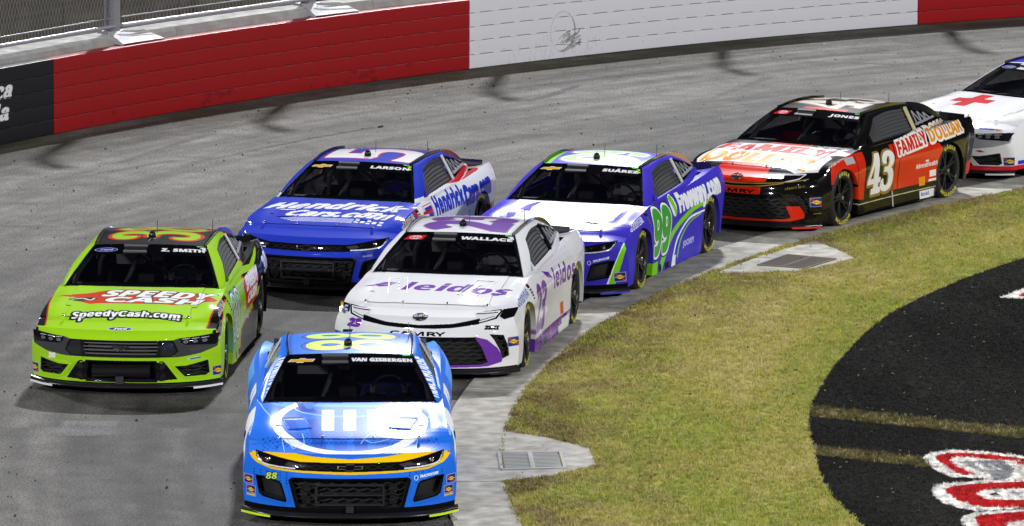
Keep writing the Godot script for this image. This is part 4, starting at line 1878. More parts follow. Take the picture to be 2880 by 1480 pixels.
func cabin_windows(sh: Dictionary, t: Node3D, spec: Dictionary) -> void:
	# outline in order: front edge (0-9), roof rail (10-19), rear edge (20-29), belt going forward (30-39)
	for sd in [1.0, -1.0]:
		var inn: Array = sh["inner_left" if sd > 0 else "inner_right"]
		var top := []
		var bot := []
		# pair points of the top and bottom edges by z
		var top_line := inn.slice(0, 30)
		var bot_line := inn.slice(29, 40) + [inn[0]]
		var zs := []
		for k in 31:
			zs.append(lerpf(0.62, -1.44, k / 30.0))
		for z in zs:
			top.append(at_z(top_line, z))
			bot.append(at_z(bot_line, z))
		var split := 19   # B pillar
		var sgn := Vector3(sd, 1, 1)
		var pane := func(a: int, b: int, inset: float) -> ArrayMesh:
			var mb := MB.new()
			var rows := []
			for k in range(a, b + 1):
				var r := PackedVector3Array()
				for j in 5:
					var p: Vector3 = (bot[k] as Vector3).lerp(top[k], j / 4.0) * sgn
					r.append(p - Vector3(inset * sd, 0, 0))
				rows.append(r)
			mb.grid(rows, [])
			return mb.finish(true, ref_cabin)
		if sd > 0:
			var net := part("window_net", pane.call(0, split, 0.03), M.net_dark, t)
			for s in 7:
				var mb := MB.new()
				for k in range(3, split):
					var f0 := 0.06 + s * 0.135
					var f1 := f0 + 0.085
					var a: Vector3 = (bot[k] as Vector3).lerp(top[k], f0)
					var b: Vector3 = (bot[k + 1] as Vector3).lerp(top[k + 1], f0)
					var c: Vector3 = (bot[k + 1] as Vector3).lerp(top[k + 1], f1)
					var d: Vector3 = (bot[k] as Vector3).lerp(top[k], f1)
					var o := Vector3(-0.022, 0, 0)
					mb.quad(a + o, b + o, c + o, d + o)
				part("strap", mb.finish(true, ref_cabin), M.net_band, net)
		else:
			part("side_window", pane.call(0, split, 0.02), M.glass, t)
		# B pillar and quarter window with its braces
		var mb := MB.new()
		var pb: Vector3 = bot[split + 1] * sgn
		var pt: Vector3 = top[split + 1] * sgn
		mb.bar(pb + Vector3(-0.008 * sd, -0.01, 0), pt + Vector3(-0.008 * sd, 0.01, 0), 0.012, 0.075, Vector3(0, 0, 1))
		part("b_pillar", mb.finish(false), spec.get("pillar", M.pillar), t)
		var qw := part("quarter_window", pane.call(split + 1, 30, 0.02), M.frit, t)
		mb = MB.new()
		for k in 3:
			var i := split + 3 + k * 2
			var a: Vector3 = (bot[i] as Vector3).lerp(top[i], 0.12) * sgn
			var b: Vector3 = (bot[i] as Vector3).lerp(top[i], 0.85) * sgn
			var c: Vector3 = (bot[i + 2] as Vector3).lerp(top[i + 2], 0.15) * sgn
			mb.bar(a - Vector3(0.012 * sd, 0, 0), b - Vector3(0.012 * sd, 0, 0), 0.008, 0.02, Vector3(0, 0, 1))
			mb.bar(b - Vector3(0.012 * sd, 0, 0), c - Vector3(0.012 * sd, 0, 0), 0.008, 0.018, Vector3(0, 0, 1))
		mb.bar((bot[split + 2] * sgn).lerp(top[split + 2] * sgn, 0.2), (bot[29] * sgn).lerp(top[29] * sgn, 0.5), 0.008, 0.03, Vector3(0, 0, 1))
		part("brace", mb.finish(false), M.brace, qw)


func at_z(line: Array, z: float) -> Vector3:
	for i in line.size() - 1:
		var a: Vector3 = line[i]
		var b: Vector3 = line[i + 1]
		if (a.z - z) * (b.z - z) <= 0.0 and absf(a.z - b.z) > 1e-6:
			return a.lerp(b, (z - a.z) / (b.z - a.z))
	return line[0] if absf(line[0].z - z) < absf(line[-1].z - z) else line[-1]


func cockpit(t: Node3D, spec: Dictionary) -> void:
	var mb := MB.new()
	mb.grid([PackedVector3Array([Vector3(-0.8, 0.86, 0.82), Vector3(0, 0.88, 0.9), Vector3(0.8, 0.86, 0.82)]), PackedVector3Array([Vector3(-0.78, 0.86, 0.5), Vector3(0, 0.87, 0.48), Vector3(0.78, 0.86, 0.5)]), PackedVector3Array([Vector3(-0.78, 0.7, 0.46), Vector3(0, 0.7, 0.44), Vector3(0.78, 0.7, 0.46)])], [])
	part("dashboard", mb.finish(true), M.black, t)
	# roll cage
	for sd in [1.0, -1.0]:
		tube_part("cage_bar", [Vector3(0.76 * sd, 0.82, 0.66), Vector3(0.73 * sd, 0.98, 0.46), Vector3(0.6 * sd, 1.15, 0.18), Vector3(0.55 * sd, 1.19, 0.0), Vector3(0.54 * sd, 1.2, -0.6)], 0.03, M.cage, t)
		tube_part("cage_bar", [Vector3(0.54 * sd, 1.19, -0.6), Vector3(0.66 * sd, 0.9, -0.62), Vector3(0.7 * sd, 0.55, -0.64)], 0.026, M.cage, t)
		tube_part("cage_bar", [Vector3(0.5 * sd, 1.18, -0.6), Vector3(0.4 * sd, 0.95, -1.5)], 0.022, M.cage, t)
	tube_part("cage_bar", [Vector3(-0.54, 1.2, -0.6), Vector3(0, 1.22, -0.6), Vector3(0.54, 1.2, -0.6)], 0.026, M.cage, t)
	tube_part("cage_bar", [Vector3(-0.55, 1.19, 0.06), Vector3(0, 1.21, 0.08), Vector3(0.55, 1.19, 0.06)], 0.022, M.cage, t)
	tube_part("cage_bar", [Vector3(-0.1, 1.19, -0.02), Vector3(-0.3, 0.72, 0.4)], 0.024, M.cage, t)
	tube_part("cage_bar", [Vector3(0.02, 1.2, -0.58), Vector3(0.06, 0.6, -0.62)], 0.02, M.cage, t)
	tube_part("cage_bar", [Vector3(-0.5, 1.17, -0.6), Vector3(0.3, 0.62, -0.66)], 0.022, M.cage, t)
	# seat with head surround, wheel, dash display and small equipment
	mb = MB.new()
	mb.box(Vector3(0.37, 0.78, -0.5), Vector3(0.5, 0.6, 0.1))
	mb.box(Vector3(0.37, 1.02, -0.46), Vector3(0.3, 0.24, 0.08))
	mb.box(Vector3(0.19, 1.0, -0.34), Vector3(0.05, 0.2, 0.24))
	mb.box(Vector3(0.55, 1.0, -0.34), Vector3(0.05, 0.2, 0.24))
	part("seat", mb.finish(false), M.seat, t)
	mb = MB.new()
	var ring := []
	for k in 21:
		var a := TAU * k / 20.0
		ring.append(Vector3(0.37 + 0.16 * cos(a), 0.88 + 0.15 * sin(a), 0.22 + 0.05 * sin(a)))
	mb.tube(ring, 0.014, 6)
	mb.bar(Vector3(0.22, 0.88, 0.22), Vector3(0.52, 0.88, 0.22), 0.02, 0.03)
	mb.bar(Vector3(0.37, 0.88, 0.22), Vector3(0.37, 0.8, 0.46), 0.04, 0.04)
	part("steering_wheel", mb.finish(), M.cage_dark, t)
	box_part("radio_box", Vector3(-0.02, 0.9, 0.36), Vector3(0.16, 0.08, 0.1), M.cage_dark, t)
	box_part("panel", Vector3(-0.36, 0.93, -0.78), Vector3(0.3, 0.14, 0.05), M.pillar, t, Basis(Vector3.RIGHT, 0.4))
	box_part("panel", Vector3(-0.06, 0.96, -0.74), Vector3(0.12, 0.1, 0.04), M.pillar, t, Basis(Vector3.RIGHT, 0.3))
	driver(t, spec)


func front_details(spec: Dictionary, t: Node3D, mf: StandardMaterial3D, opens: Array) -> void:
	var cf: Canvas = spec.sheets.front
	var gl := mf.duplicate() as StandardMaterial3D   # the same print under clear gloss
	gl.roughness = 0.2
	gl.clearcoat_enabled = true
	gl.clearcoat = 1.0
	gl.clearcoat_roughness = 0.03
	match spec.make:
		"a":
			var hl := P2([0.868, 0.658, 0.862, 0.61, 0.82, 0.562, 0.72, 0.535, 0.50, 0.522, 0.44, 0.592, 0.60, 0.615])
			for s in 2:
				var h: Array = hl if s == 0 else mirror(hl)
				var o := part("headlight", front_patch(h, 0.004, cf), gl, t)
				var sx := 1.0 if s == 0 else -1.0
				var pr := MB.new()
				pr.lathe([Vector2(0, 0.026), Vector2(0.008, 0.024), Vector2(0.014, 0.014), Vector2(0.015, 0.0)], 14)
				var p := part("lamp_unit", pr.finish(true), M.chrome, o)
				p.rotation.y = -PI * 0.5
				p.position = Vector3(0.75 * sx, 0.595, front_z(0.75, 0.595) + 0.004)
			part("upper_grille", front_patch(P2([-0.44, 0.592, 0.0, 0.59, 0.44, 0.592, 0.50, 0.522, 0.0, 0.513, -0.50, 0.522]), 0.003, cf), gl, t)
			emblem_bow(t, Vector2(0.0, 0.553), 0.115, 0.028)
			part("grille_mesh", grille_bars(opens[0], 0.05, -0.05, 0.008, true), M.mesh_grey, t).set_meta("kind", "stuff")
			# radiator duct and its side plates
			var mb := MB.new()
			mb.box(Vector3(0, 0.29, 2.36), Vector3(0.62, 0.012, 0.05))
			for y in [0.385, 0.2]:
				mb.box(Vector3(0, y, 2.375), Vector3(0.62, 0.016, 0.04))
			for x in [-0.31, 0.31]:
				mb.box(Vector3(x, 0.293, 2.355), Vector3(0.016, 0.2, 0.05))
			part("radiator_frame", mb.finish(false), M.mesh_grey, t)
			for x in [-0.4, 0.4]:
				for y in [0.345, 0.235]:
					var l := MB.new()
					l.lathe([Vector2(0.0, 0.042), Vector2(0.02, 0.042), Vector2(0.02, 0.034), Vector2(0.0, 0.03), Vector2(0.0, 0.0)], 16)
					var p := part("intake_ring", l.finish(true), M.gloss_black, t)
					p.rotation.y = -PI * 0.5
					p.position = Vector3(x, y, front_z(x, y) - 0.05)
			box_part("tow_strap", Vector3(0, 0.16, 2.4), Vector3(0.07, 0.06, 0.03), M.black, t)
			if spec.get("vents", true):
				for sx in [1.0, -1.0]:
					hood_louver(t, sx, spec.top_mat, spec.sheets.top)
		"b":
			var hl := P2([0.955, 0.725, 0.935, 0.645, 0.88, 0.632, 0.64, 0.612, 0.60, 0.64, 0.56, 0.70, 0.80, 0.722])
			for s in 2:
				var h: Array = hl if s == 0 else mirror(hl)
				part("headlight", front_patch(h, 0.004, cf), gl, t)
			part("lamp_strip", front_patch(P2([-0.62, 0.652, -0.35, 0.605, 0.0, 0.588, 0.35, 0.605, 0.62, 0.652, 0.62, 0.62, 0.35, 0.575, 0.0, 0.558, -0.35, 0.575, -0.62, 0.62]), 0.003, cf), gl, t)
			emblem_oval(t, Vector2(0.0, 0.66), 0.075, 0.03)
			part("grille_mesh", grille_bars(opens[0], 0.042, -0.03, 0.009, true), M.mesh_grey, t).set_meta("kind", "stuff")
			for k in [1, 2]:
				part("duct_mesh", grille_bars(opens[k], 0.04, -0.03, 0.009, true), M.mesh_grey, t).set_meta("kind", "stuff")
			for sx in [1.0, -1.0]:
				hood_scoop(t, sx, spec)
		_:
			var hl := P2([0.975, 0.607, 0.60, 0.588, 0.61, 0.55, 0.66, 0.522, 0.80, 0.515, 0.945, 0.498])
			for s in 2:
				var h: Array = hl if s == 0 else mirror(hl)
				part("headlight", front_patch(h, 0.004, cf), gl, t)
			emblem_oval(t, Vector2(-0.01, 0.662), 0.0, 0.0)
			part("grille_mesh", grille_bars(opens[0], 0.036, -0.02, 0.011, false), M.mesh_light, t).set_meta("kind", "stuff")
			var cyl := MB.new()
			cyl.tube([Vector3(-0.3, 0.25, 2.33), Vector3(0, 0.25, 2.33), Vector3(0.3, 0.25, 2.33)], 0.075, 16)
			part("cooler", cyl.finish(), M.gloss_black, t)
			for k in [2, 3]:
				part("duct_mesh", grille_bars(opens[k], 0.036, -0.02, 0.009, true), M.mesh_grey, t).set_meta("kind", "stuff")
			for x in [-0.415, 0.415]:
				for y in [0.31, 0.20]:
					var l := MB.new()
					l.lathe([Vector2(0.0, 0.05), Vector2(0.016, 0.05), Vector2(0.018, 0.04), Vector2(0.004, 0.036), Vector2(0.004, 0.0)], 18)
					var p := part("intake_ring", l.finish(true), M.gloss_black, t)
					p.rotation.y = -PI * 0.5
					p.position = Vector3(x, y, front_z(x, y) - 0.002)
			box_part("tow_strap", Vector3(-0.01, 0.16, 2.4), Vector3(0.08, 0.08, 0.04), M.black, t)
			# galloping horse badge
			var hp := P2([-0.095, 0.50, -0.07, 0.525, -0.05, 0.515, -0.02, 0.52, 0.03, 0.518, 0.05, 0.51, 0.10, 0.52, 0.07, 0.502, 0.045, 0.49, 0.06, 0.468, 0.035, 0.475, 0.02, 0.49, -0.015, 0.488, -0.025, 0.46, -0.04, 0.468, -0.035, 0.49, -0.06, 0.475, -0.085, 0.478, -0.06, 0.495, -0.075, 0.502])
			part("badge", front_patch(hp, 0.006, cf), M.chrome, t)


func emblem_bow(t: Node3D, c: Vector2, w: float, h: float) -> void:
	var mb := MB.new()
	var o := P2([-w, -h * 0.45, -w * 0.36, -h * 0.45, -w * 0.36, -h, w * 0.30, -h, w * 0.30, -h * 0.45, w * 0.92, -h * 0.45, w, h * 0.45, w * 0.36, h * 0.45, w * 0.36, h, -w * 0.30, h, -w * 0.30, h * 0.45, -w * 0.92, h * 0.45])
	for i in o.size():
		var a: Vector2 = o[i] + c
		var b: Vector2 = o[(i + 1) % o.size()] + c
		mb.bar(Vector3(a.x, a.y, front_z(a.x, a.y) + 0.008), Vector3(b.x, b.y, front_z(b.x, b.y) + 0.008), 0.01, 0.008)
	part("emblem", mb.finish(false), M.chrome, t)


func emblem_oval(t: Node3D, c: Vector2, w: float, h: float) -> void:
	if w <= 0.0:
		return
	var mb := MB.new()
	for e in [[w, h, Vector2.ZERO], [w * 0.34, h * 0.92, Vector2.ZERO], [w * 0.62, h * 0.36, Vector2(0, h * 0.42)]]:
		for k in 20:
			var p0: Vector2 = c + e[2] + Vector2(cos(TAU * k / 20.0) * e[0], sin(TAU * k / 20.0) * e[1])
			var p1: Vector2 = c + e[2] + Vector2(cos(TAU * (k + 1) / 20.0) * e[0], sin(TAU * (k + 1) / 20.0) * e[1])
			mb.bar(Vector3(p0.x, p0.y, front_z(p0.x, p0.y) + 0.008), Vector3(p1.x, p1.y, front_z(p1.x, p1.y) + 0.008), 0.008, 0.008)
	part("emblem", mb.finish(false), M.chrome, t)


func hood_pt(x: float, z: float, dy: float) -> Vector3:
	# inverse of the nose bow: find the station whose mapped z matches
	var lo := 0.5
	var hi := 2.31
	for k in 24:
		var m := (lo + hi) * 0.5
		if zmap(m, x, 0.78) < z:
			lo = m
		else:
			hi = m
	return Vector3(x, top_y(lo, clampf(x / tab(XE, lo), -1.0, 1.0)) + 0.005 + dy, z)


func hood_louver(t: Node3D, sx: float, mt: Material, ct: Canvas) -> void:
	var n := Node3D.new()
	n.name = "hood_vent"
	t.add_child(n, true)
	var o := P2([0.63, 1.42, 0.43, 1.42, 0.36, 1.74, 0.56, 1.74])
	var q := []
	for p in o:
		q.append(hood_pt(p.x * sx, p.y, 0.003))
	var mb := MB.new()
	mb.quad(q[0], q[1], q[2], q[3])
	part("vent_hole", mb.finish(false, ref_axis), M.black, n)
	for k in 4:
		var f := 0.24 + 0.2 * k
		var a: Vector3 = q[0].lerp(q[3], f)
		var b: Vector3 = q[1].lerp(q[2], f)
		var c: Vector3 = q[1].lerp(q[2], f + 0.155)
		var d: Vector3 = q[0].lerp(q[3], f + 0.155)
		mb = MB.new()
		mb.quad(a + Vector3(0, 0.008, 0), b + Vector3(0, 0.008, 0), c + Vector3(0, 0.004, 0), d + Vector3(0, 0.004, 0))
		mb.quad(a + Vector3(0, 0.008, 0), b + Vector3(0, 0.008, 0), b + Vector3(0, 0.005, 0.004), a + Vector3(0, 0.005, 0.004))
		for i in mb.v.size():
			mb.uv[i] = ct.uv(Vector2(mb.v[i].x, mb.v[i].z))
		part("vane", mb.finish(false, ref_axis), mt, n)
	mb = MB.new()
	for i in 4:
		mb.bar(q[i] + Vector3(0, 0.001, 0), q[(i + 1) % 4] + Vector3(0, 0.001, 0), 0.007, 0.007)
	for i in mb.v.size():
		mb.uv[i] = ct.uv(Vector2(mb.v[i].x, mb.v[i].z))
	part("vent_frame", mb.finish(false), mt, n)


func hood_scoop(t: Node3D, sx: float, spec: Dictionary) -> void:
	# raised flap with a dark slot behind it
	var n := Node3D.new()
	n.name = "hood_vent"
	t.add_child(n, true)
	var o := P2([0.58, 1.13, 0.38, 1.13, 0.27, 1.70, 0.47, 1.72])
	var q := []
	for p in o:
		q.append(hood_pt(p.x * sx, p.y, 0.003))
	var mb := MB.new()
	for i in 4:
		mb.bar(q[i], q[(i + 1) % 4], 0.005, 0.004)
	part("vent_frame", mb.finish(false), M.mesh_grey if sx > 0 else spec.louver, n)
	for k in 3:
		mb = MB.new()
		var f := 0.25 + 0.2 * k
		var a: Vector3 = q[0].lerp(q[3], f).lerp(q[1].lerp(q[2], f), 0.55)
		var b: Vector3 = q[0].lerp(q[3], f + 0.12).lerp(q[1].lerp(q[2], f + 0.12), 0.55)
		mb.bar(a, b, 0.014, 0.004)
		part("slot", mb.finish(false), M.black, n)


# ----------------------------------------------------------------------- drivers
var driver_meshes := {}


func capsule_net(bones: Array, cell: float, k: float) -> ArrayMesh:
	# one continuous surface round tapered bones [a, b, ra, rb], meshed as surface nets
	var lo := Vector3(1e9, 1e9, 1e9)
	var hi := -lo
	for b in bones:
		for e in 2:
			var r: float = b[2 + e] + cell * 2.0
			lo = lo.min(b[e] - Vector3(r, r, r))
			hi = hi.max(b[e] + Vector3(r, r, r))
	var n := Vector3i(((hi - lo) / cell).ceil()) + Vector3i.ONE
	var f := PackedFloat32Array()
	f.resize(n.x * n.y * n.z)
	var i := 0
	for z in n.z:
		for y in n.y:
			for x in n.x:
				var p := lo + Vector3(x, y, z) * cell
				var d := 1e3
				for b in bones:
					var ab: Vector3 = b[1] - b[0]
					var h := clampf((p - b[0]).dot(ab) / ab.length_squared(), 0.0, 1.0)
					var e: float = p.distance_to(b[0] + ab * h) - lerpf(b[2], b[3], h)
					if e < d + k:
						var u := clampf(0.5 + 0.5 * (d - e) / k, 0.0, 1.0)
						d = lerpf(d, e, u) - k * u * (1.0 - u)
				f[i] = d
				i += 1
	var vid := {}
	var mb := MB.new()
	var at := func(x: int, y: int, z: int) -> int: return (z * n.y + y) * n.x + x
	for z in n.z - 1:
		for y in n.y - 1:
			for x in n.x - 1:
				var s := Vector3.ZERO
				var c := 0
				for e in [[0, 1], [0, 2], [0, 4], [1, 3], [1, 5], [2, 3], [2, 6], [3, 7], [4, 5], [4, 6], [5, 7], [6, 7]]:
					var a: int = e[0]
					var b: int = e[1]
					var pa := Vector3i(x + (a & 1), y + ((a >> 1) & 1), z + (a >> 2))
					var pb := Vector3i(x + (b & 1), y + ((b >> 1) & 1), z + (b >> 2))
					var fa := f[(pa.z * n.y + pa.y) * n.x + pa.x]
					var fb := f[(pb.z * n.y + pb.y) * n.x + pb.x]
					if (fa < 0.0) != (fb < 0.0):
						s += Vector3(pa).lerp(Vector3(pb), fa / (fa - fb))
						c += 1
				if c > 0:
					vid[Vector3i(x, y, z)] = mb.vert(lo + s / c * cell)
	for key in vid:
		for ax in 3:
			var d := Vector3i.ZERO
			d[ax] = 1
			var u := Vector3i.ZERO
			u[(ax + 1) % 3] = 1
			var v := Vector3i.ZERO
			v[(ax + 2) % 3] = 1
			var k0: Vector3i = key
			var p0 := f[(k0.z * n.y + k0.y) * n.x + k0.x]
			var k1 := k0 + d
			var p1 := f[(k1.z * n.y + k1.y) * n.x + k1.x]
			if (p0 < 0.0) != (p1 < 0.0) and vid.has(k0 - u) and vid.has(k0 - v) and vid.has(k0 - u - v):
				var q := [vid[k0], vid[k0 - u], vid[k0 - u - v], vid[k0 - v]]
				if p0 < 0.0:
					q.reverse()
				mb.idx.append_array(PackedInt32Array([q[0], q[1], q[2], q[0], q[2], q[3]]))
	return mb.finish(true)


func driver(t: Node3D, spec: Dictionary) -> void:
	if driver_meshes.is_empty():
		var bones := [
			[Vector3(0.37, 0.58, -0.3), Vector3(0.37, 0.9, -0.36), 0.15, 0.17],
			[Vector3(0.22, 0.93, -0.35), Vector3(0.52, 0.93, -0.35), 0.075, 0.075],
			[Vector3(0.37, 0.93, -0.34), Vector3(0.37, 1.03, -0.3), 0.07, 0.06],
			[Vector3(0.2, 0.92, -0.34), Vector3(0.15, 0.76, -0.12), 0.06, 0.048],
			[Vector3(0.15, 0.76, -0.12), Vector3(0.225, 0.87, 0.16), 0.048, 0.034],
			[Vector3(0.54, 0.92, -0.34), Vector3(0.6, 0.76, -0.12), 0.06, 0.048],
			[Vector3(0.6, 0.76, -0.12), Vector3(0.515, 0.87, 0.16), 0.048, 0.034],
			[Vector3(0.29, 0.6, -0.28), Vector3(0.28, 0.66, 0.14), 0.085, 0.065],
			[Vector3(0.45, 0.6, -0.28), Vector3(0.46, 0.66, 0.14), 0.085, 0.065],
		]
		driver_meshes.body = capsule_net(bones, 0.024, 0.05)
		var hands := MB.new()
		for sd in [-1.0, 1.0]:
			var c := Vector3(0.37 + 0.148 * sd, 0.89, 0.2)
			var fwd := Vector3(0, 0.2, 1).normalized()
			hands.tube([c + Vector3(0.01 * sd, -0.02, -0.05), c + Vector3(0.008 * sd, 0.0, -0.01), c + Vector3(0.0, 0.008, 0.012)], 0.026, 8)
			for k in 4:
				var y := 0.03 - 0.02 * k
				var l: float = [0.9, 1.0, 0.95, 0.75][k]
				hands.tube([c + Vector3(0.02 * sd, y, 0.0), c + Vector3(0.022 * sd, y + 0.004, 0.035 * l), c + Vector3(-0.004 * sd, y + 0.004, 0.045 * l), c + Vector3(-0.018 * sd, y, 0.02)], 0.0095, 6)
			hands.tube([c + Vector3(-0.012 * sd, 0.005, -0.02), c + Vector3(-0.026 * sd, 0.028, 0.004), c + Vector3(-0.02 * sd, 0.045, 0.02)], 0.0105, 6)
		driver_meshes.gloves = hands.finish()
		var hm := MB.new()
		var rows := []
		for i in 17:
			var a := PI * i / 16.0
			var r := PackedVector3Array()
			for j in 25:
				var b := TAU * j / 24.0
				var p := Vector3(0.125 * sin(a) * cos(b), 0.14 * cos(a), 0.145 * sin(a) * sin(b))
				if p.y < -0.04:
					p.z += 0.02 * clampf(p.z * 10.0, 0.0, 1.0)
				r.append(p + Vector3(0.37, 1.06, -0.28))
			rows.append(r)
		hm.grid(rows, [])
		driver_meshes.helmet = hm.finish(true, func(_p): return Vector3(0.37, 1.06, -0.28))
		var vz := MB.new()
		rows = []
		for i in 6:
			var a := lerpf(1.25, 1.75, i / 5.0)
			var r := PackedVector3Array()
			for j in 15:
				var b := lerpf(0.35, PI - 0.35, j / 14.0)
				r.append(Vector3(0.128 * sin(a) * cos(b), 0.142 * cos(a), 0.149 * sin(a) * sin(b)) + Vector3(0.37, 1.06, -0.28))
			rows.append(r)
		vz.grid(rows, [])
		driver_meshes.visor = vz.finish(true, func(_p): return Vector3(0.37, 1.06, -0.28))
	var p := thing("person", "helmeted driver at the wheel inside the " + spec.short, "person", t.position, t.rotation.y, "drivers at the wheel")
	part("body", driver_meshes.body, mat(spec.suit, 0.8), p)
	part("gloves", driver_meshes.gloves, M.cage, p)
	var h := part("helmet", driver_meshes.helmet, mat(spec.helmet, 0.25), p)
	part("visor", driver_meshes.visor, M.gloss_black, h)


# ======================================================================= liveries
func sheets(base: Color, ppm := 260.0) -> Dictionary:
	return {
		"top": Canvas.new(-1.05, 1.05, -2.5, 2.5, ppm, base),
		"left": Canvas.new(2.5, -2.5, 1.3, 0.0, ppm, base),
		"right": Canvas.new(-2.5, 2.5, 1.3, 0.0, ppm, base),
		"front": Canvas.new(-1.05, 1.05, 0.85, 0.0, 400.0, base),
		"banner": Canvas.new(-1.0, 1.0, 1.0, 0.72, 330.0, Color8(8, 8, 12)),
	}


func both(c: Canvas, p: Array, col: Color) -> void:
	c.poly(p, col)
	c.poly(mirror(p), col)


func sides(L: Dictionary, p: Array, col: Color) -> void:
	L.left.poly(p, col)
	L.right.poly(p, col)


func banner(c: Canvas, name: String, make: String, width: float, flags: int) -> void:
	var white := Color8(235, 235, 238)
	letter(c, name, Vector2(0.94 - width, 0.825), Vector2(width, 0.0), Vector2(0.012, 0.07), white, 0, 0.006, white)
	match make:
		"a":
			var b := P2([-0.94, 0.82, -0.80, 0.82, -0.80, 0.80, -0.69, 0.80, -0.69, 0.82, -0.56, 0.82, -0.53, 0.88, -0.68, 0.88, -0.68, 0.90, -0.78, 0.90, -0.78, 0.88, -0.91, 0.88])
			c.poly(b, Color8(225, 225, 220))
			var g := []
			for p in b:
				g.append(Vector2(-0.735, 0.85) + (p - Vector2(-0.735, 0.85)) * Vector2(0.9, 0.74))
			c.poly(g, Color8(222, 170, 40))
		"b":
			c.poly(P2([-0.93, 0.79, -0.60, 0.79, -0.56, 0.91, -0.88, 0.91]), Color8(205, 30, 40))
			c.ring(Vector2(-0.74, 0.85), 0.11, 0.045, 0.012, white)
			c.ring(Vector2(-0.74, 0.85), 0.04, 0.042, 0.01, white)
			c.ring(Vector2(-0.74, 0.868), 0.075, 0.02, 0.008, white)
		_:
			c.ellipse(Vector2(-0.73, 0.85), 0.2, 0.052, Color8(210, 212, 225))
			c.ellipse(Vector2(-0.73, 0.85), 0.19, 0.046, Color8(40, 44, 140))
			letter(c, "Ford", Vector2(-0.84, 0.832), Vector2(0.22, 0.0), Vector2(0.02, 0.04), white, 2, 0.0, white)
	c.rect(0.84, 0.985, 0.99, 0.965, Color8(110, 255, 110))
	if flags == 1:
		for y in [0.93, 0.86]:
			c.poly(P2([0.9, y, 0.985, y + 0.025, 0.985, y - 0.025]), Color8(225, 250, 40))
	elif flags == 2:
		c.poly(P2([0.88, 0.94, 0.98, 0.96, 0.98, 0.86]), white)
	for k in 9:
		c.rect(-0.94 + 0.235 * k, 0.992, -0.925 + 0.235 * k, 0.984, Color8(120, 120, 120))


func fuel_badge(c: Canvas, p: Vector2, s: float, rookie := false) -> void:
	var blue := Color8(38, 42, 120)
	var yel := Color8(245, 210, 30)
	c.rect(p.x - s - 0.006, p.y + s + 0.006, p.x + s + 0.006, p.y - s * (1.5 if rookie else 1.0) - 0.006, Color8(150, 160, 210))
	c.rect(p.x - s, p.y + s, p.x + s, p.y - s * (1.5 if rookie else 1.0), blue)
	c.line([p + Vector2(-s, s) * 0.85, p + Vector2(s, -s) * 0.85], s * 0.35, Color8(215, 40, 40))
	c.poly([p + Vector2(-s * 0.95, 0), p + Vector2(0, s * 0.55), p + Vector2(s * 0.95, 0), p + Vector2(0, -s * 0.55)], yel)
	letter(c, "SUNOCO", p + Vector2(-s * 0.7, -s * 0.16), Vector2(s * 1.4, s * 0.06), Vector2(0, s * 0.3), blue, 0)
	if rookie:
		letter(c, "ROOKIE", p + Vector2(-s * 0.85, -s * 1.02), Vector2(s * 1.7, 0), Vector2(0, s * 0.3), Color.WHITE, 0)
		c.rect(p.x - s, p.y - s * 1.12, p.x + s, p.y - s * 1.45, yel)


func face_a(L: Dictionary, bar: Color) -> void:
	# nose with narrow upper grille and slim lamps
	var f: Canvas = L.front
	var blk := Color8(14, 14, 16)
	var gr := Color8(40, 40, 44)
	both(f, P2([0.868, 0.658, 0.862, 0.61, 0.82, 0.562, 0.72, 0.535, 0.50, 0.522, 0.44, 0.592, 0.60, 0.615]), blk)
	f.poly(P2([-0.46, 0.595, 0.0, 0.592, 0.46, 0.595, 0.52, 0.52, 0.0, 0.511, -0.52, 0.52]), blk)
	for s in [1.0, -1.0]:
		f.curve([Vector2(0.85 * s, 0.62), Vector2(0.81 * s, 0.567), Vector2(0.7 * s, 0.545), Vector2(0.5 * s, 0.535)], 0.012, 0.014, Color8(215, 220, 225))
		f.curve([Vector2(0.85 * s, 0.645), Vector2(0.855 * s, 0.62), Vector2(0.83 * s, 0.58)], 0.006, 0.008, Color8(150, 155, 160))
		f.poly(P2([0.45 * s, 0.575, 0.56 * s, 0.592, 0.6 * s, 0.565, 0.5 * s, 0.545]), Color8(62, 60, 56))
		for k in 3:
			var x: float = s * (0.16 + 0.1 * k)
			f.line(P2([x - 0.05, 0.575, x, 0.558, x + 0.05, 0.575]), 0.006, gr)
			f.line(P2([x - 0.05, 0.535, x, 0.55, x + 0.05, 0.535]), 0.006, gr)
	f.rect(-1.05, 0.165, 1.05, 0.0, blk)
	f.rect(-0.56, 0.455, 0.56, 0.445, bar)
	# dark ring round the lower opening and ducts
	f.poly(P2([-0.535, 0.452, 0.535, 0.452, 0.565, 0.425, 0.5, 0.165, -0.5, 0.165, -0.565, 0.425]), blk)
	both(f, P2([0.87, 0.443, 0.80, 0.443, 0.65, 0.41, 0.628, 0.39, 0.58, 0.23, 0.59, 0.208, 0.80, 0.243, 0.838, 0.27]), blk)
	letter(f, "ZL1", Vector2(0.36, 0.408), Vector2(0.12, 0.0), Vector2(0.012, 0.024), Color8(200, 200, 205), 0, 0.003, Color8(200, 200, 205))
	f.rect(0.452, 0.435, 0.48, 0.408, Color8(200, 40, 40))


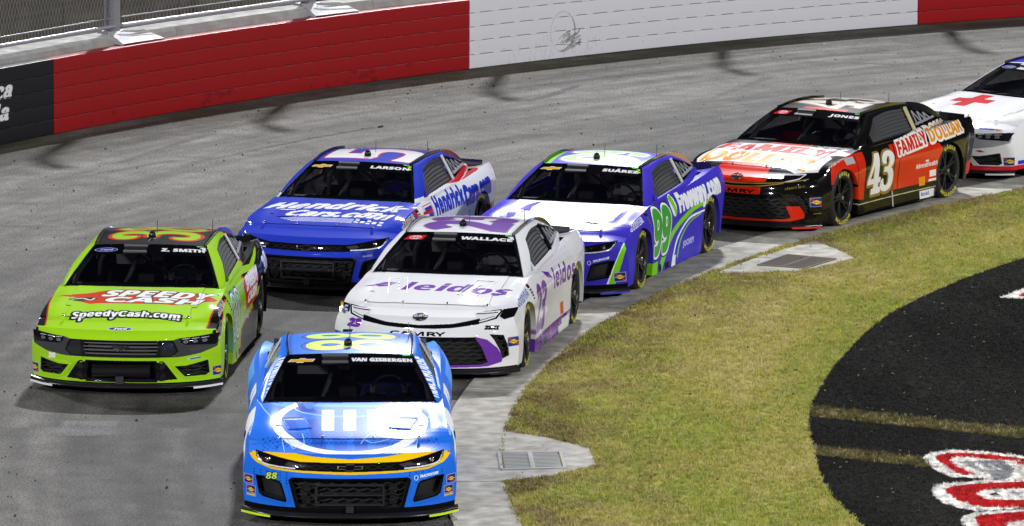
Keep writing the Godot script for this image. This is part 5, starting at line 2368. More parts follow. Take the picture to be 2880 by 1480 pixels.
func face_b(L: Dictionary, strip: Color, panel: Color, flare: Color) -> void:
	# nose with a slim full-width lamp strip and a wide low grille
	var f: Canvas = L.front
	var blk := Color8(14, 14, 17)
	var wh := Color8(236, 238, 242)
	both(f, P2([0.955, 0.725, 0.935, 0.645, 0.88, 0.632, 0.64, 0.612, 0.60, 0.64, 0.56, 0.70, 0.80, 0.722]), strip)
	f.poly(P2([-0.62, 0.652, -0.35, 0.605, 0.0, 0.588, 0.35, 0.605, 0.62, 0.652, 0.62, 0.60, 0.35, 0.565, 0.0, 0.546, -0.35, 0.565, -0.62, 0.60]), blk)
	for s in [1.0, -1.0]:
		both(f, P2([0.82, 0.72, 0.955, 0.725, 0.935, 0.645, 0.85, 0.63, 0.80, 0.66]), blk)
		f.line(P2([0.55 * s, 0.698, 0.80 * s, 0.706, 0.77 * s, 0.655, 0.62 * s, 0.622]), 0.03, blk)
		f.line(P2([0.56 * s, 0.697, 0.79 * s, 0.704, 0.757 * s, 0.657, 0.62 * s, 0.624]), 0.012, wh if strip.v > 0.5 else Color8(225, 228, 230))
		for q in [[0.86, 0.695], [0.85, 0.665], [0.83, 0.645]]:
			f.rect(q[0] * s - 0.02, q[1] + 0.008, q[0] * s + 0.02, q[1] - 0.008, Color8(170, 200, 245))
		f.poly(P2([0.91 * s, 0.712, 0.948 * s, 0.718, 0.932 * s, 0.655, 0.898 * s, 0.668]), Color8(245, 170, 30))
	f.rect(-0.36, 0.555, 0.36, 0.465, panel)
	f.poly(P2([-0.6, 0.47, 0.6, 0.47, 0.66, 0.36, 0.72, 0.19, 0.63, 0.165, -0.63, 0.165, -0.72, 0.19, -0.66, 0.36]), blk)
	both(f, P2([0.58, 0.475, 0.70, 0.44, 0.80, 0.34, 0.845, 0.24, 0.83, 0.185, 0.70, 0.15, 0.0, 0.135, 0.0, 0.168, 0.63, 0.172, 0.705, 0.195, 0.65, 0.36]), flare)
	both(f, P2([0.725, 0.495, 0.855, 0.475, 0.895, 0.36, 0.90, 0.25, 0.845, 0.222, 0.81, 0.34, 0.77, 0.43]), blk)
	f.rect(-1.05, 0.135, 1.05, 0.0, blk)
	letter(f, "CAMRY", Vector2(-0.30, 0.482), Vector2(0.58, 0.0), Vector2(0.0, 0.036), blk, 1, 0.004, blk)
	f.ellipse(Vector2(0.0, 0.66), 0.08, 0.033, Color8(60, 60, 64))


func face_c(L: Dictionary, bar: Color, dark_lamp: Color) -> void:
	# nose with triple lamps, a broad dark bar and a six-sided grille
	var f: Canvas = L.front
	var blk := Color8(14, 14, 16)
	both(f, P2([0.98, 0.612, 0.595, 0.59, 0.54, 0.575, 0.585, 0.46, 0.52, 0.395, 0.62, 0.40, 0.80, 0.425, 0.955, 0.475]), bar)
	both(f, P2([0.975, 0.607, 0.60, 0.588, 0.61, 0.55, 0.66, 0.522, 0.80, 0.515, 0.945, 0.498]), dark_lamp)
	for s in [1.0, -1.0]:
		for k in 3:
			var x: float = s * (0.66 + 0.09 * k)
			f.ellipse(Vector2(x, 0.552), 0.024, 0.015, Color8(120, 124, 132))
			f.ellipse(Vector2(x, 0.552), 0.015, 0.01, Color8(90, 92, 98))
			f.line([Vector2(x - 0.035, 0.58), Vector2(x + 0.035, 0.583)], 0.007, Color8(190, 193, 198))
	f.poly(P2([-0.54, 0.572, 0.54, 0.572, 0.59, 0.46, 0.52, 0.398, -0.52, 0.398, -0.59, 0.46]), Color8(24, 24, 27))
	both(f, P2([0.42, 0.56, 0.52, 0.555, 0.565, 0.46, 0.5, 0.41, 0.41, 0.42]), Color8(40, 40, 44))
	both(f, P2([0.34, 0.36, 0.47, 0.315, 0.575, 0.162, 0.36, 0.15]), blk)
	f.rect(-0.37, 0.365, 0.37, 0.135, blk)
	both(f, P2([0.55, 0.302, 0.66, 0.303, 0.87, 0.347, 0.88, 0.21, 0.845, 0.186, 0.65, 0.188, 0.63, 0.205]), blk)
	f.rect(-1.05, 0.13, 1.05, 0.0, blk)


func stencil(c: Canvas, s: String, p: Vector2, r: Vector2, u: Vector2, col: Color) -> void:
	letter(c, s, p, r, u, col, 0, u.length() * 0.05, col)


func livery_blue(spec: Dictionary) -> void:
	var B := Color8(36, 112, 226)
	var L := sheets(B)
	var t: Canvas = L.top
	var W := Color8(232, 236, 240)
	var D := Color8(20, 72, 176)
	var P := Color8(92, 158, 240)
	var Y := Color8(208, 236, 96)
	# darker facets over the hood, and its glare painted as a pale sweep
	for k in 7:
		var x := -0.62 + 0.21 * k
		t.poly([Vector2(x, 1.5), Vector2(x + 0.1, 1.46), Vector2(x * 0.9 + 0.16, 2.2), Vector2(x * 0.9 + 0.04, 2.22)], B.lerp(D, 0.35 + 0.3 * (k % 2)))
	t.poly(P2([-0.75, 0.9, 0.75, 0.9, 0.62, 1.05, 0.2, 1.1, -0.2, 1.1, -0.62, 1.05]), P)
	for k in 90:
		t.ellipse(Vector2(-0.8 + 0.045 * (k % 18) + 0.02 * ((k / 18) % 2), 1.88 + 0.05 * (k / 18)), 0.011, 0.013, D)
		t.ellipse(Vector2(0.8 - 0.045 * (k % 18) + 0.02 * ((k / 18) % 2), 1.88 + 0.05 * (k / 18)), 0.011, 0.013, D)
	t.ring(Vector2(0, 1.52), 0.73, 0.82, 0.09, W)
	for x in [-0.205, 0.0, 0.218]:
		t.rect(x - 0.058, 1.2, x + 0.058, 1.82, W)
	# raised shoulders drawn in deep blue
	for s in [1.0, -1.0]:
		t.poly(P2([0.3 * s, 0.92, 0.5 * s, 0.92, 0.46 * s, 1.2, 0.28 * s, 1.3, 0.36 * s, 1.1]), D)
		t.poly(P2([0.33 * s, 0.95, 0.44 * s, 0.95, 0.41 * s, 1.12, 0.36 * s, 1.16]), Color8(60, 130, 232))
		t.curve(P2([0.52 * s, 0.9, 0.5 * s, 1.15, 0.3 * s, 1.36, 0.0, 1.4]), 0.012, 0.008, W)
		t.curve(P2([0.93 * s, 0.4, 0.8 * s, 1.1, 0.66 * s, 1.7, 0.6 * s, 2.2]), 0.01, 0.006, Color8(190, 216, 248))
	t.curve(P2([0.1, 2.1, 0.2, 1.9, 0.34, 1.86, 0.36, 2.0, 0.2, 2.08, 0.12, 2.0]), 0.008, 0.008, Color8(170, 205, 248))
	t.line(P2([-0.58, 1.95, -0.52, 2.15, -0.42, 2.05, -0.44, 1.86]), 0.008, Color8(170, 205, 248))
	# roof number
	var navy := Color8(44, 58, 84)
	letter(t, "88", Vector2(0.44, 0.14), Vector2(0, -0.92), Vector2(-0.86, 0), Y, 0, 0.045, navy)
	letter(t, "88", Vector2(0.44, 0.14), Vector2(0, -0.92), Vector2(-0.86, 0), Y, 0, 0.032, Color8(50, 100, 200))
	t.poly(P2([-1.05, -2.5, 1.05, -2.5, 1.05, -1.3, 0.7, -1.7, -0.7, -1.7, -1.05, -1.3]), P)
	for s in [L.left, L.right]:
		s.poly(P2([1.9, 0.5, 1.35, 0.86, 0.95, 0.86, 0.3, 0.2, 0.55, 0.2, 1.2, 0.72]), W)
		s.poly(P2([0.2, 0.25, 0.5, 0.25, 0.2, 0.85, -0.1, 0.85]), W)
		s.poly(P2([-0.6, 0.25, -0.35, 0.25, -0.1, 0.85, -0.35, 0.85]), W)
		s.poly(P2([-1.2, 0.2, -2.5, 0.75, -2.5, 0.92, -0.9, 0.84]), P)
		s.curve(P2([0.8, 0.3, 0.1, 0.7, -0.9, 0.6, -1.9, 0.85]), 0.02, 0.05, D)
	letter(L.left, "TRACKHOUSE", Vector2(0.79, 0.895), Vector2(-0.60, 0.275), Vector2(0.04, 0.06), W, 0, 0.004, W)
	letter(L.right, "TRACKHOUSE", Vector2(0.21, 1.19), Vector2(0.60, -0.275), Vector2(0.04, 0.06), W, 0, 0.004, W)
	letter(L.left, "GOODYEAR", Vector2(1.72, 0.72), Vector2(-0.5, 0.05), Vector2(0.0, 0.06), W, 0)
	letter(L.right, "GOODYEAR", Vector2(1.22, 0.77), Vector2(0.5, -0.05), Vector2(0.0, 0.06), W, 0)
	var f: Canvas = L.front
	for k in 60:
		f.ellipse(Vector2((0.55 + 0.03 * (k % 12)) * (1.0 if k % 2 == 0 else -1.0), 0.49 - 0.025 * (k / 12)), 0.008, 0.008, D)
	both(f, P2([0.0, 0.622, 0.34, 0.64, 0.62, 0.672, 0.80, 0.725, 0.86, 0.735, 0.90, 0.70, 0.925, 0.62, 0.90, 0.585, 0.86, 0.555, 0.72, 0.515, 0.48, 0.50, 0.0, 0.487]), Color8(246, 198, 20))
	face_a(L, B)
	# charging bulls at both corners
	for s in [1.0, -1.0]:
		f.poly(P2([0.90 * s, 0.63, 0.915 * s, 0.675, 0.945 * s, 0.69, 0.99 * s, 0.70, 0.985 * s, 0.66, 1.0 * s, 0.63, 0.97 * s, 0.645, 0.945 * s, 0.625, 0.935 * s, 0.65, 0.92 * s, 0.625]), Color8(212, 40, 52))
	letter(f, "88", Vector2(-0.775, 0.418), Vector2(0.10, 0.008), Vector2(0.012, 0.06), Y, 0, 0.008, navy)
	stencil(f, "TRACKHOUSE", Vector2(0.645, 0.438), Vector2(0.17, 0.018), Vector2(0.0, 0.024), W)
	f.ring(Vector2(0.61, 0.44), 0.02, 0.025, 0.006, W)
	for s in [1.0, -1.0]:
		fuel_badge(f, Vector2(0.935 * s, 0.385), 0.038)
		fuel_badge(f, Vector2(0.912 * s, 0.285), 0.038, true)
	banner(L.banner, "VAN GISBERGEN", "a", 0.92, 0)
	spec.sheets = L
	spec.tip = mat(Color8(205, 240, 30), 0.5)
	spec.louver = mat(B, 0.35)


func livery_lime(spec: Dictionary) -> void:
	var G := Color8(160, 212, 30)
	var L := sheets(G)
	var t: Canvas = L.top
	var K := Color8(20, 20, 21)
	var R := Color8(206, 56, 22)
	var W := Color8(238, 238, 236)
	var DG := Color8(28, 62, 30)
	t.poly(P2([-0.84, 1.29, -0.64, 1.22, -0.55, 1.2, -0.4, 1.13, -0.17, 1.06, 0.37, 1.08, 0.66, 1.14, 0.86, 1.3, 0.84, 1.40, 0.7, 1.48, 0.42, 1.59, -0.43, 1.59, -0.62, 1.46, -0.66, 1.42, -0.5, 1.36, -0.66, 1.33]), R)
	letter(t, "SPEEDY", Vector2(-0.36, 1.325), Vector2(1.12, 0.0), Vector2(0.07, -0.22), W, 0, 0.022, DG)
	letter(t, "SPEEDY", Vector2(-0.36, 1.325), Vector2(1.12, 0.0), Vector2(0.07, -0.22), W, 0, 0.01, W)
	letter(t, "CASH", Vector2(-0.31, 1.53), Vector2(0.98, 0.0), Vector2(0.06, -0.17), W, 0, 0.022, DG)
	letter(t, "CASH", Vector2(-0.31, 1.53), Vector2(0.98, 0.0), Vector2(0.06, -0.17), W, 0, 0.01, W)
	t.poly(P2([-0.7, 1.42, -0.62, 1.35, -0.45, 1.34, -0.38, 1.41, -0.46, 1.47, -0.6, 1.48]), DG)
	t.curve(P2([-0.66, 1.42, -0.55, 1.38, -0.46, 1.44, -0.42, 1.38]), 0.02, 0.03, W)
	letter(t, "SpeedyCash.com", Vector2(-0.57, 2.0), Vector2(1.12, 0.0), Vector2(0.0, -0.16), W, 0, 0.028, K)
	letter(t, "SpeedyCash.com", Vector2(-0.57, 2.0), Vector2(1.12, 0.0), Vector2(0.0, -0.16), W, 0, 0.004, W)
	# black roof and tail with orange edging
	t.rect(-1.05, -2.5, 1.05, 0.26, K)
	letter(t, "38", Vector2(0.47, 0.02), Vector2(0, -0.92), Vector2(-0.92, 0), G, 2, 0.055, R)
	letter(t, "38", Vector2(0.47, 0.02), Vector2(0, -0.92), Vector2(-0.92, 0), G, 2, 0.014, G)
	for s in [1.0, -1.0]:
		t.poly(P2([0.62 * s, 0.3, 1.05 * s, 0.3, 1.05 * s, -0.8, 0.62 * s, -0.2]), G)
		t.poly(P2([0.83 * s, 2.05, 0.95 * s, 1.95, 0.95 * s, 1.25, 0.885 * s, 1.12, 0.872 * s, 1.5, 0.845 * s, 1.8]), R)
		t.poly(P2([0.845 * s, 2.05, 0.95 * s, 1.95, 0.95 * s, 1.3, 0.892 * s, 1.2, 0.885 * s, 1.5, 0.86 * s, 1.82]), K)
	for s in [L.left, L.right]:
		s.poly(P2([-0.72, 1.3, -0.72, 1.1, -0.66, 0.9, -0.2, 0.83, -0.5, 0.72, -0.72, 0.42, 0.16, 0.33, 0.3, 0.2, 0.4, 0.0, -2.5, 0.0, -2.5, 1.3]), R)
		s.poly(P2([-0.78, 1.3, -0.78, 1.1, -0.72, 0.92, -0.3, 0.83, -0.56, 0.7, -0.78, 0.4, 0.12, 0.31, 0.26, 0.18, 0.35, 0.0, -2.5, 0.0, -2.5, 1.3]), K)
		s.poly(P2([0.1, 0.95, 0.0, 0.86, -0.9, 0.8, -1.9, 0.98, -0.9, 0.86]), G)
		s.poly(P2([-0.35, 0.44, -1.15, 0.52, -1.15, 0.6, -0.3, 0.5]), G)
		s.poly(P2([-0.12, 0.72, -0.3, 0.8, -0.9, 0.82, -1.1, 0.72, -0.95, 0.5, -0.3, 0.45]), R)
		# black slash over the front fender
		s.poly(P2([1.98, 0.66, 1.86, 0.75, 1.55, 0.83, 1.12, 0.86, 1.05, 0.80, 1.4, 0.77, 1.7, 0.66, 1.86, 0.55, 1.99, 0.56]), R)
		s.poly(P2([1.97, 0.65, 1.86, 0.735, 1.55, 0.815, 1.16, 0.845, 1.10, 0.815, 1.42, 0.78, 1.72, 0.67, 1.87, 0.565, 1.98, 0.57]), K)
		s.poly(P2([1.2, 0.2, 0.9, 0.85, 0.5, 0.82, 0.2, 0.6, 0.3, 0.3]), Color8(110, 178, 110))
	letter(L.left, "38", Vector2(0.92, 0.32), Vector2(-0.62, 0.0), Vector2(-0.03, 0.46), Color8(120, 190, 60), 2, 0.045, Color8(60, 60, 140))
	letter(L.left, "38", Vector2(0.92, 0.32), Vector2(-0.62, 0.0), Vector2(-0.03, 0.46), Color8(120, 190, 60), 2, 0.03, W)
	letter(L.left, "SPEEDY", Vector2(-0.3, 0.66), Vector2(-0.75, 0.02), Vector2(-0.06, 0.13), W, 0, 0.014, W)
	letter(L.left, "CASH", Vector2(-0.38, 0.52), Vector2(-0.55, 0.02), Vector2(-0.06, 0.1), W, 0, 0.012, W)
	letter(L.left, "38", Vector2(-1.5, 0.66), Vector2(-0.4, 0.03), Vector2(0, 0.16), Color8(200, 205, 230), 0, 0.012, W)
	letter(L.left, "GOODYEAR", Vector2(1.72, 0.72), Vector2(-0.5, 0.06), Vector2(0.0, 0.06), W, 0)
	L.left.curve(P2([0.0, 0.36, -0.2, 0.41, -0.45, 0.37]), 0.03, 0.05, Color8(190, 195, 215))
	contingency(L)
	var f: Canvas = L.front
	face_c(L, Color8(62, 62, 64), Color8(20, 20, 23))
	t.ellipse(Vector2(-0.025, 2.262), 0.125, 0.047, Color8(206, 210, 226))
	t.ellipse(Vector2(-0.025, 2.262), 0.117, 0.04, Color8(40, 46, 140))
	letter(t, "Ford", Vector2(-0.09, 2.28), Vector2(0.13, 0.0), Vector2(0.012, -0.038), W, 2, 0.003, W)
	letter(f, "38", Vector2(-0.775, 0.355), Vector2(0.075, 0.006), Vector2(0.004, 0.05), W, 2, 0.004, W)
	f.poly(P2([0.67, 0.36, 0.69, 0.385, 0.76, 0.392, 0.80, 0.385, 0.72, 0.372]), Color8(200, 210, 230))
	f.line(P2([0.70, 0.372, 0.80, 0.38]), 0.012, Color8(60, 80, 160))
	both(f, P2([0.98, 0.60, 0.90, 0.61, 0.93, 0.69, 0.98, 0.72]), K)
	for s in [1.0, -1.0]:
		fuel_badge(f, Vector2(0.955 * s, 0.215), 0.045)
	banner(L.banner, "Z. SMITH", "c", 0.72, 2)
	spec.sheets = L
	spec.tip = mat(Color8(230, 230, 230), 0.5)
	spec.fin = mat(Color8(60, 76, 190), 0.4)
	spec.louver = M.black
	spec.pillar = M.pillar


func contingency(L: Dictionary) -> void:
	# small sponsor stack behind the front wheel and rocker marks
	for s in [L.left, L.right]:
		s.rect(1.12, 0.86, 1.03, 0.80, Color8(30, 30, 34))
		s.rect(1.11, 0.85, 1.04, 0.83, Color8(200, 90, 60))
		for k in 4:
			s.rect(1.10, 0.79 - 0.03 * k, 1.02, 0.77 - 0.03 * k, Color8(90, 92, 100))
		s.rect(0.5, 0.17, 0.32, 0.10, Color8(16, 16, 17))
		s.ellipse(Vector2(0.72, 0.145), 0.07, 0.05, Color8(18, 18, 18))


func livery_white(spec: Dictionary) -> void:
	var W := Color8(226, 226, 228)
	var L := sheets(W)
	var t: Canvas = L.top
	var V := Color8(108, 48, 160)
	var K := Color8(20, 20, 22)
	letter(t, "leidos", Vector2(-0.36, 1.58), Vector2(1.13, 0.04), Vector2(0.06, -0.27), V, 0, 0.006, V)
	t.poly(P2([-0.80, 1.49, -0.66, 1.36, -0.57, 1.40, -0.45, 1.30, -0.54, 1.44, -0.62, 1.46, -0.66, 1.43]), V)
	t.poly(P2([-0.66, 1.36, -0.60, 1.28, -0.46, 1.29, -0.58, 1.39]), V.lightened(0.15))
	for k in 26:
		t.ellipse(Vector2(-0.5 + 0.2 * (k % 6) + 0.1 * ((k / 6) % 2), 0.14 - 0.1 * (k / 6)), 0.07, 0.035, Color8(220, 214, 228))
	letter(t, "23", Vector2(0.45, 0.1), Vector2(0, -0.86), Vector2(-0.86, 0), V, 0, 0.05, Color8(150, 142, 150))
	letter(t, "23", Vector2(0.45, 0.1), Vector2(0, -0.86), Vector2(-0.86, 0), V, 0, 0.035, V)
	for s in [L.left, L.right]:
		for k in 60:
			s.ellipse(Vector2(0.4 - 0.11 * (k % 15), 0.8 + 0.05 * (k / 15)), 0.035, 0.018, Color8(216, 210, 226))
		s.rect(1.2, 0.24, -1.1, 0.0, V)
		s.rect(-0.35, 0.24, -1.1, 0.0, W)
		s.rect(-0.2, 0.24, -1.1, 0.15, V.darkened(0.1))
		s.rect(-0.55, 0.20, -0.95, 0.10, Color8(225, 225, 228))
		s.rect(-0.52, 0.38, -0.68, 0.25, Color8(225, 80, 30))
		s.rect(0.08, 0.24, 0.05, 0.05, Color8(230, 110, 50))
	letter(L.left, "23", Vector2(1.02, 0.31), Vector2(-0.6, -0.02), Vector2(-0.2, 0.46), V, 0, 0.02, Color8(150, 120, 190))
	letter(L.left, "23", Vector2(1.02, 0.31), Vector2(-0.6, -0.02), Vector2(-0.2, 0.46), V, 0, 0.01, V)
	letter(L.right, "23", Vector2(0.3, 0.31), Vector2(0.6, 0.0), Vector2(0.1, 0.46), V, 0, 0.03, V)
	letter(L.left, "leidos", Vector2(-0.16, 0.60), Vector2(-1.05, -0.04), Vector2(-0.04, 0.2), V, 0, 0.005, V)
	L.left.poly(P2([0.25, 0.85, -0.02, 0.8, -0.12, 0.72, 0.1, 0.76]), V)
	letter(L.left, "GOODYEAR", Vector2(1.74, 0.70), Vector2(-0.55, 0.05), Vector2(0.0, 0.065), Color8(40, 70, 170), 0)
	contingency(L)
	var f: Canvas = L.front
	face_b(L, W, W, V)
	letter(f, "23", Vector2(-0.80, 0.525), Vector2(0.14, 0.006), Vector2(0.03, 0.075), V, 0, 0.008, V)
	letter(f, "23XI", Vector2(0.675, 0.548), Vector2(0.13, -0.01), Vector2(0.006, 0.035), K, 0, 0.004, K)
	for s in [1.0, -1.0]:
		fuel_badge(f, Vector2(0.942 * s, 0.392), 0.046)
	banner(L.banner, "WALLACE", "b", 0.88, 2)
	spec.sheets = L
	spec.tip = M.carbon
	spec.louver = mat(W, 0.3)
	spec.pillar = M.frit


func livery_royal(spec: Dictionary) -> void:
	var B := Color8(38, 60, 188)
	var L := sheets(B)
	var t: Canvas = L.top
	var W := Color8(236, 236, 238)
	var R := Color8(200, 34, 40)
	letter(t, "Hendrick", Vector2(-0.82, 1.42), Vector2(1.56, -0.08), Vector2(0.12, -0.27), W, 0, 0.012, W)
	letter(t, "Cars.com", Vector2(-0.5, 1.72), Vector2(1.2, -0.06), Vector2(0.1, -0.23), W, 0, 0.012, W)
	for k in 4:
		t.line([Vector2(-0.5 + 0.05 * k, 1.78 + 0.04 * k), Vector2(0.36, 1.755 + 0.04 * k)], 0.016, W)
	for k in 10:
		t.rect(0.38 + 0.07 * (k % 5), 1.74 + 0.05 * ((k / 5) * 1.0) + 0.02 * (k % 2), 0.43 + 0.07 * (k % 5), 1.78 + 0.05 * (k / 5) + 0.02 * (k % 2), W)
	letter(t, "5", Vector2(0.58, 0.1), Vector2(0, -0.72), Vector2(-1.08, 0), W, 0, 0.045, R)
	letter(t, "5", Vector2(0.58, 0.1), Vector2(0, -0.72), Vector2(-1.08, 0), W, 0, 0.018, W)
	t.poly(P2([-1.05, -2.5, 1.05, -2.5, 1.05, -1.55, 0.8, -1.62, 0.5, -2.0, -0.5, -2.0, -0.8, -1.62, -1.05, -1.55]), W)
	for s in [1.0, -1.0]:
		t.poly(P2([1.05 * s, -0.3, 0.72 * s, -0.9, 0.70 * s, -1.7, 0.84 * s, -1.75, 1.05 * s, -1.2]), R)
		t.poly(P2([1.05 * s, 0.9, 0.86 * s, 0.8, 0.86 * s, -0.9, 1.05 * s, -1.3]), W)
		t.poly(P2([0.84 * s, -1.7, 1.05 * s, -1.1, 1.05 * s, -2.5, 0.6 * s, -2.5]), W)
	for s in [L.left, L.right]:
		s.poly(P2([1.18, 0.0, 1.14, 0.90, 0.5, 0.93, -0.35, 0.94, -0.9, 1.02, -1.5, 1.10, -2.5, 1.2, -2.5, 0.0]), W)
		s.poly(P2([1.24, 0.0, 1.19, 0.88, 1.10, 0.88, 1.15, 0.0]), R)
		s.poly(P2([-0.25, 0.935, -0.95, 1.06, -1.35, 1.02, -1.62, 0.955, -1.2, 0.93, -0.8, 0.90]), R)
		s.poly(P2([-0.9, 0.0, -1.1, 0.45, -2.5, 0.55, -2.5, 0.0]), R)
		s.poly(P2([1.97, 0.70, 1.86, 0.75, 1.93, 0.4]), R)
	letter(L.left, "Hendrick", Vector2(0.42, 0.68), Vector2(-1.12, -0.02), Vector2(-0.02, 0.2), B, 0, 0.012, B)
	letter(L.left, "Cars.com", Vector2(-0.74, 0.63), Vector2(-1.02, 0.03), Vector2(-0.02, 0.2), B, 0, 0.022, B)
	L.left.rect(0.86, 0.84, 0.5, 0.5, R)
	L.left.rect(0.85, 0.83, 0.51, 0.5, W)
	L.left.rect(0.82, 0.81, 0.53, 0.5, B)
	letter(L.left, "5", Vector2(0.95, 0.24), Vector2(-0.4, 0.0), Vector2(-0.02, 0.5), B, 0, 0.04, R)
	letter(L.left, "GOODYEAR", Vector2(1.74, 0.70), Vector2(-0.5, 0.05), Vector2(0.0, 0.065), Color8(240, 220, 50), 0)
	contingency(L)
	var f: Canvas = L.front
	face_a(L, B)
	both(f, P2([0.93, 0.62, 0.985, 0.52, 0.97, 0.76, 0.95, 0.74]), R)
	stencil(f, "Hendrick", Vector2(0.63, 0.455), Vector2(0.1, 0.01), Vector2(0.005, 0.022), Color8(170, 176, 235))
	banner(L.banner, "LARSON", "a", 0.72, 1)
	spec.sheets = L
	spec.tip = M.carbon
	spec.louver = mat(B, 0.15)
	spec.pillar = M.pillar


func livery_violet(spec: Dictionary) -> void:
	var B := Color8(64, 54, 186)
	var L := sheets(B)
	var t: Canvas = L.top
	var W := Color8(236, 237, 242)
	var G := Color8(122, 204, 30)
	var DG := Color8(60, 160, 52)
	# white hood graphic with the satin glare painted in, and blue wing shapes
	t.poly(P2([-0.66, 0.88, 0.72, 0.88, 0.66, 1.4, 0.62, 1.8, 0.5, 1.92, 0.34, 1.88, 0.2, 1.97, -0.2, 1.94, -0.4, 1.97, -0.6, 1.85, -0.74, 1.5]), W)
	t.poly(P2([-0.53, 1.32, -0.5, 1.1, -0.42, 0.97, -0.36, 1.0, -0.41, 1.2, -0.38, 1.4]), B)
	t.poly(P2([-0.36, 1.4, -0.30, 1.05, -0.25, 1.0, -0.27, 1.36]), W)
	t.poly(P2([0.25, 1.52, 0.32, 1.2, 0.42, 1.02, 0.47, 0.98, 0.45, 1.15, 0.36, 1.32]), B)
	t.poly(P2([-0.72, 1.72, -0.6, 1.5, -0.5, 1.5, -0.48, 1.68, -0.58, 1.76]), B)
	for k in 5:
		t.line(P2([0.34 + 0.05 * k, 1.74, 0.37 + 0.045 * k, 1.46]), 0.014, B)
	t.line(P2([0.33, 1.76, 0.6, 1.74]), 0.02, B)
	letter(t, "99", Vector2(0.44, 0.12), Vector2(0, -0.9), Vector2(-0.86, 0), Color8(168, 214, 140), 0, 0.06, Color8(140, 140, 160))
	letter(t, "99", Vector2(0.44, 0.12), Vector2(0, -0.9), Vector2(-0.86, 0), Color8(168, 214, 140), 0, 0.035, W)
	for s in [1.0, -1.0]:
		t.poly(P2([0.50 * s, 0.3, 0.62 * s, 0.3, 0.63 * s, -1.0, 0.57 * s, -1.0]), G)
	for s in [L.left, L.right]:
		s.curve(P2([-1.5, 0.64, -1.0, 0.645, -0.64, 0.625, -0.12, 0.53, 0.23, 0.40, 0.63, 0.18, 0.75, 0.08]), 0.03, 0.13, G)
		s.curve(P2([-1.4, 0.555, -0.9, 0.56, -0.48, 0.53, -0.08, 0.36, 0.12, 0.2, 0.22, 0.08]), 0.02, 0.05, W)
		s.curve(P2([-1.0, 0.54, -0.55, 0.49, -0.2, 0.33, -0.02, 0.16]), 0.01, 0.04, G)
		s.poly(P2([1.97, 0.80, 1.93, 0.80, 1.75, 0.1, 1.9, 0.1]), B)
		s.poly(P2([1.2, 0.24, 0.8, 0.24, 0.9, 0.0, 1.3, 0.0]), G)
		s.poly(P2([0.12, 0.2, 0.02, 0.2, 0.1, 0.05, 0.2, 0.05]), W)
	letter(L.left, "99", Vector2(0.98, 0.32), Vector2(-0.72, -0.02), Vector2(-0.07, 0.5), DG, 0, 0.06, Color8(40, 40, 44))
	letter(L.left, "99", Vector2(0.98, 0.32), Vector2(-0.72, -0.02), Vector2(-0.07, 0.5), DG, 0, 0.045, W)
	letter(L.left, "99", Vector2(0.98, 0.32), Vector2(-0.72, -0.02), Vector2(-0.07, 0.5), DG, 0, 0.02, DG)
	letter(L.right, "99", Vector2(0.25, 0.32), Vector2(0.72, 0.0), Vector2(0.0, 0.5), DG, 0, 0.045, W)
	letter(L.left, "Freeway.com", Vector2(-0.17, 0.67), Vector2(-1.62, 0.02), Vector2(-0.02, 0.2), W, 0, 0.016, W)
	L.left.ellipse(Vector2(0.03, 0.775), 0.11, 0.13, W)
	L.left.poly(P2([0.12, 0.86, -0.02, 0.9, -0.06, 0.68, 0.02, 0.65, 0.06, 0.76]), G)
	stencil(L.left, "JOCKEY", Vector2(-0.28, 0.245), Vector2(-0.44, 0.0), Vector2(0, 0.06), Color8(190, 190, 235))
	letter(L.left, "GOODYEAR", Vector2(1.74, 0.705), Vector2(-0.5, 0.05), Vector2(0.0, 0.065), W, 0)
	contingency(L)
	var f: Canvas = L.front
	face_a(L, B)
	for s in [1.0, -1.0]:
		f.poly(P2([1.01 * s, 0.80, 0.985 * s, 0.80, 0.925 * s, 0.62, 0.87 * s, 0.41, 0.80 * s, 0.17, 0.865 * s, 0.17, 0.93 * s, 0.41]), G)
		f.poly(P2([0.985 * s, 0.76, 0.965 * s, 0.74, 0.88 * s, 0.45, 0.78 * s, 0.17, 0.80 * s, 0.17]), W)
		fuel_badge(f, Vector2(0.905 * s, 0.245), 0.048)
	stencil(f, "TRACKHOUSE", Vector2(0.655, 0.43), Vector2(0.16, 0.036), Vector2(0.0, 0.024), W)
	f.ring(Vector2(0.615, 0.425), 0.02, 0.025, 0.006, W)
	banner(L.banner, "SUÁREZ", "a", 0.66, 1)
	spec.sheets = L
	spec.tip = mat(Color8(60, 60, 200), 0.4)
	spec.fin = mat(Color8(206, 150, 100), 0.4)
	spec.louver = mat(Color8(200, 200, 225), 0.4)
	spec.pillar = M.pillar


